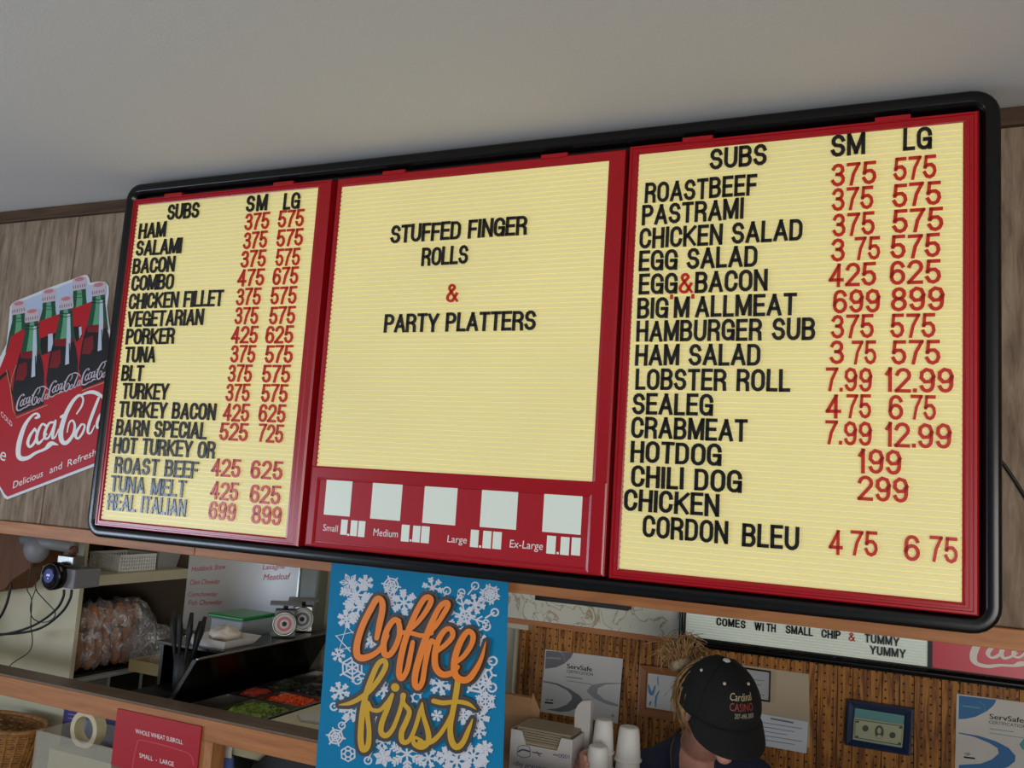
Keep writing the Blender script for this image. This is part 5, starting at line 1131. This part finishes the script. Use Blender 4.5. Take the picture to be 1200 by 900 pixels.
# shirt: torso and short sleeves
mb = MB()
chain(mb, [(NK+Vector((0, .04, -.11)), .092), (Vector((-.55, 2.74, .68)), .125), (Vector((-.56, 2.83, .52)), .145)])
chain(mb, [(NK+Vector((-.035, .02, -.055)), .066), (SR+Vector((.015, 0, -.004)), .064)]); chain(mb, [(NK+Vector((.035, .02, -.055)), .066), (SL+Vector((-.015, 0, -.004)), .064)])
chain(mb, [(SR, .062), (SR.lerp(ER, .55), .056)]); chain(mb, [(SL, .062), (SL.lerp(EL, .55), .056)])
chain(mb, [(SR+Vector((.03, .02, -.03)), .07), (SL+Vector((-.03, .02, -.03)), .07)])
sh = obj('shirt', mb, M['navy'], per, smooth=True); remesh(sh, .008, 6)
# trousers, shoes
mb = MB()
for s, kx in ((-1, -.68), (1, -.42)):
    chain(mb, [(Vector((-.56+.09*s, 2.83, .50)), .10), (Vector((kx, 2.60, .52)), .065)]); chain(mb, [(Vector((kx, 2.60, .52)), .062), (Vector((kx, 2.68, .10)), .045)])
tr_ = obj('trousers', mb, M['blackm'], per, smooth=True); remesh(tr_, .01, 6)
for kx in (-.68, -.42):
    obj('shoe', MB().box(kx-.042, kx+.042, 2.54, 2.75, .001, .075), M['blackm'], per, bev=.02)
# neck strap of the apron
obj('neck_strap', MB().tube([P(800, 852, 2.52), P(791, 862, 2.49), P(786, 878, 2.475), P(787, 900, 2.465), P(790, 935, 2.465)], .006, 8, 3), M['blackm'], per, smooth=True)
# hair: back shell, bun, loose strands
mb = MB(); rs = []
for i in range(11):
    el = math.radians(-62+12.2*i); ring_ = []
    for j in range(25):
        az = math.radians(172+196*j/24)   # round the back of the head
        w1 = 1+.03*math.sin(j*2.7+i)
        ring_.append(hq(.094*w1*math.cos(el)*math.cos(az), -.018+.104*w1*math.cos(el)*math.sin(az), .012+.102*w1*math.sin(el)))
    rs.append(ring_)
mb.rings(rs, closed=False, cap0=False, cap1=False)
o = obj('hair', mb, M['hair'], per, smooth=True); so_ = o.modifiers.new('thick', 'SOLIDIFY'); so_.thickness = .008
hr = random.Random(11)
bunc = P(803, 784, 2.50)
mb = MB()
bd = Vector((-.30, .2, .93)).normalized()
for k in range(170):
    a_ = hr.uniform(0, 2*PI); o1 = bd.orthogonal().normalized(); o2 = bd.cross(o1)
    rad = o1*math.cos(a_)+o2*math.sin(a_); L_ = hr.uniform(.04, .14)
    p0 = bunc+rad*.010; p1 = bunc+bd*.028+rad*hr.uniform(.01, .03); p2 = bunc+bd*(.02+L_*.5)+rad*hr.uniform(.02, .06); p3 = bunc+bd*L_*hr.uniform(.1, .9)+rad*hr.uniform(.01, .09)+Vector((hr.uniform(-.03, .03), 0, hr.uniform(-.03, .02)))
    mb.tube([p0, p1, p2, p3], [.0026, .0008], 4, 3)
for k in range(170):      # wisps down the side of the neck
    az = math.radians(hr.uniform(-25, -130)); el = math.radians(hr.uniform(-40, 25))
    q = lambda r_, e_: hq(.096*r_*math.cos(e_)*math.cos(az), -.018+.106*r_*math.cos(e_)*math.sin(az), .012+.104*r_*math.sin(e_))
    mb.tube([q(1.0, el+.7), q(1.03, el+.3), q(1.05, el), q(1.1+hr.uniform(0, .2), el-.45)], [.0016, .0006], 4, 3)
o = obj('loose_strands', mb, M['hair'], per, smooth=True); o['kind'] = 'stuff'
o1 = bd.orthogonal().normalized(); o2 = bd.cross(o1)
obj('hair_scrunchie', MB().tube([bunc+bd*.012+(o1*math.cos(2*PI*j/30)+o2*math.sin(2*PI*j/30))*(.024+.002*math.sin(j*2.1)) for j in range(31)], [.0155+.002*math.sin(j*3.1) for j in range(31)], 10), mat('cream_scrunchie', srgb(206, 186, 158), .7), per, smooth=True, label='cream scrunchie')
# cap
RC = (.095, .110, .110); CZ0 = .012
def capp(az, el, k=1.0):     # az from forward, + toward wearer's right
    s_ = 1+.0*el
    return hq(RC[0]*k*math.cos(el)*math.sin(az), -.008+RC[1]*k*math.cos(el)*math.cos(az), CZ0+RC[2]*k*math.sin(el))
mb = MB(); rs = []
for i in range(13):
    el = math.radians(-6+95*i/12.6)
    rs.append([capp(2*PI*j/48, el, (1+.006*abs(math.cos(3*2*PI*j/48)))*(1-.0)) for j in range(48)])
mb.rings(rs, cap0=False, cap1=True)
cp = obj('cap', mb, M['cap'], per, smooth=True); so_ = cp.modifiers.new('thick', 'SOLIDIFY'); so_.thickness = .002
# brim: curved sheet going forward
mb = MB(); rs = []
for i in range(9):
    t = i/8; ring_ = []
    for j in range(21):
        u = -1+2*j/20; az = u*math.radians(66)
        b0 = capp(az, math.radians(-3), 1.0)
        ln = .070*max(1-abs(u)**2.6, .0)**.5
        fwd = HM@Vector((0, math.cos(math.radians(48)), -math.sin(math.radians(48))))
        ring_.append(b0+fwd*ln*t+(HM@Vector((0, 0, -1)))*(.018*u*u*t)+(HM@Vector((u*.012*t, 0, 0))))
    rs.append(ring_)
mb.rings(rs, closed=False, cap0=False, cap1=False)
br = obj('cap_brim', mb, M['cap'], per, smooth=True); so_ = br.modifiers.new('thick', 'SOLIDIFY'); so_.thickness = .004
wb2 = mat('white_thread', srgb(196, 192, 180), .6)
obj('cap_button', MB().ell(capp(0, PI/2, 1.01), (.010, .010, .006), HM), wb2, per, smooth=True, label='white cap button')
for k in range(6):
    obj('cap_eyelet', MB().ell(capp(math.radians(30+60*k), math.radians(50), 1.006), (.0042, .0042, .0042), HM), wb2, per, smooth=True)
for k in range(6):
    obj('cap_seam', MB().tube([capp(math.radians(60*k), math.radians(-4+9*i), 1.012) for i in range(11)], .0009, 6), M['cap'], per, smooth=True)
def ct_(x, y): return capp(-x/100, math.radians(31)-y/108., 1.016)
def captext(nm, s, p0, p1, h, m, sl=0):
    mb = MB(); text(mb, s, p0, p1, h, ct_, sl); obj(nm, mb, m, per, fixn=False)
captext('cap_script', 'Cardinal', (-34, -2), (38, -2), 17, mat('thread_cream', srgb(196, 180, 140), .6), .2)
captext('cap_lettering', 'CASINO', (-32, 20), (38, 20), 17, mat('thread_red', srgb(150, 62, 56), .6))
captext('cap_number', '207-498-3800', (-18, 36), (38, 36), 11, mat('thread_grey', srgb(164, 156, 140), .6))
# stool
stl = thing('stool', 'plain round stool hidden under the seated worker', 'stool', (-.56, 2.88, 0))
obj('seat', MB().lathe((-.56, 2.87, .345), [(.14, 0), (.15, .008), (.15, .022), (.14, .028)], 28), M['blackm'], stl, smooth=True)
for k in range(4):
    a_ = PI/4+k*PI/2; obj('leg', MB().tube([(-.56+.10*math.cos(a_), 2.87+.10*math.sin(a_), .344), (-.56+.15*math.cos(a_), 2.87+.15*math.sin(a_), .001)], .011), M['steel'], stl, smooth=True)
# thin dark tube added for a diagonal line on the barn boards
tag(obj('dark_diagonal_line', MB().tube([(P(1165, 530, YW-.004).x, YW-.006, P(1165, 530, YW).z), P(1182, 552, YW-.006), P(1200, 580, YW-.006), P(1240, 640, YW-.006)], .0035, 8, 3), M['rubber'], smooth=True), 'thin dark diagonal line added across the barn boards right of the menu board', 'dark line')
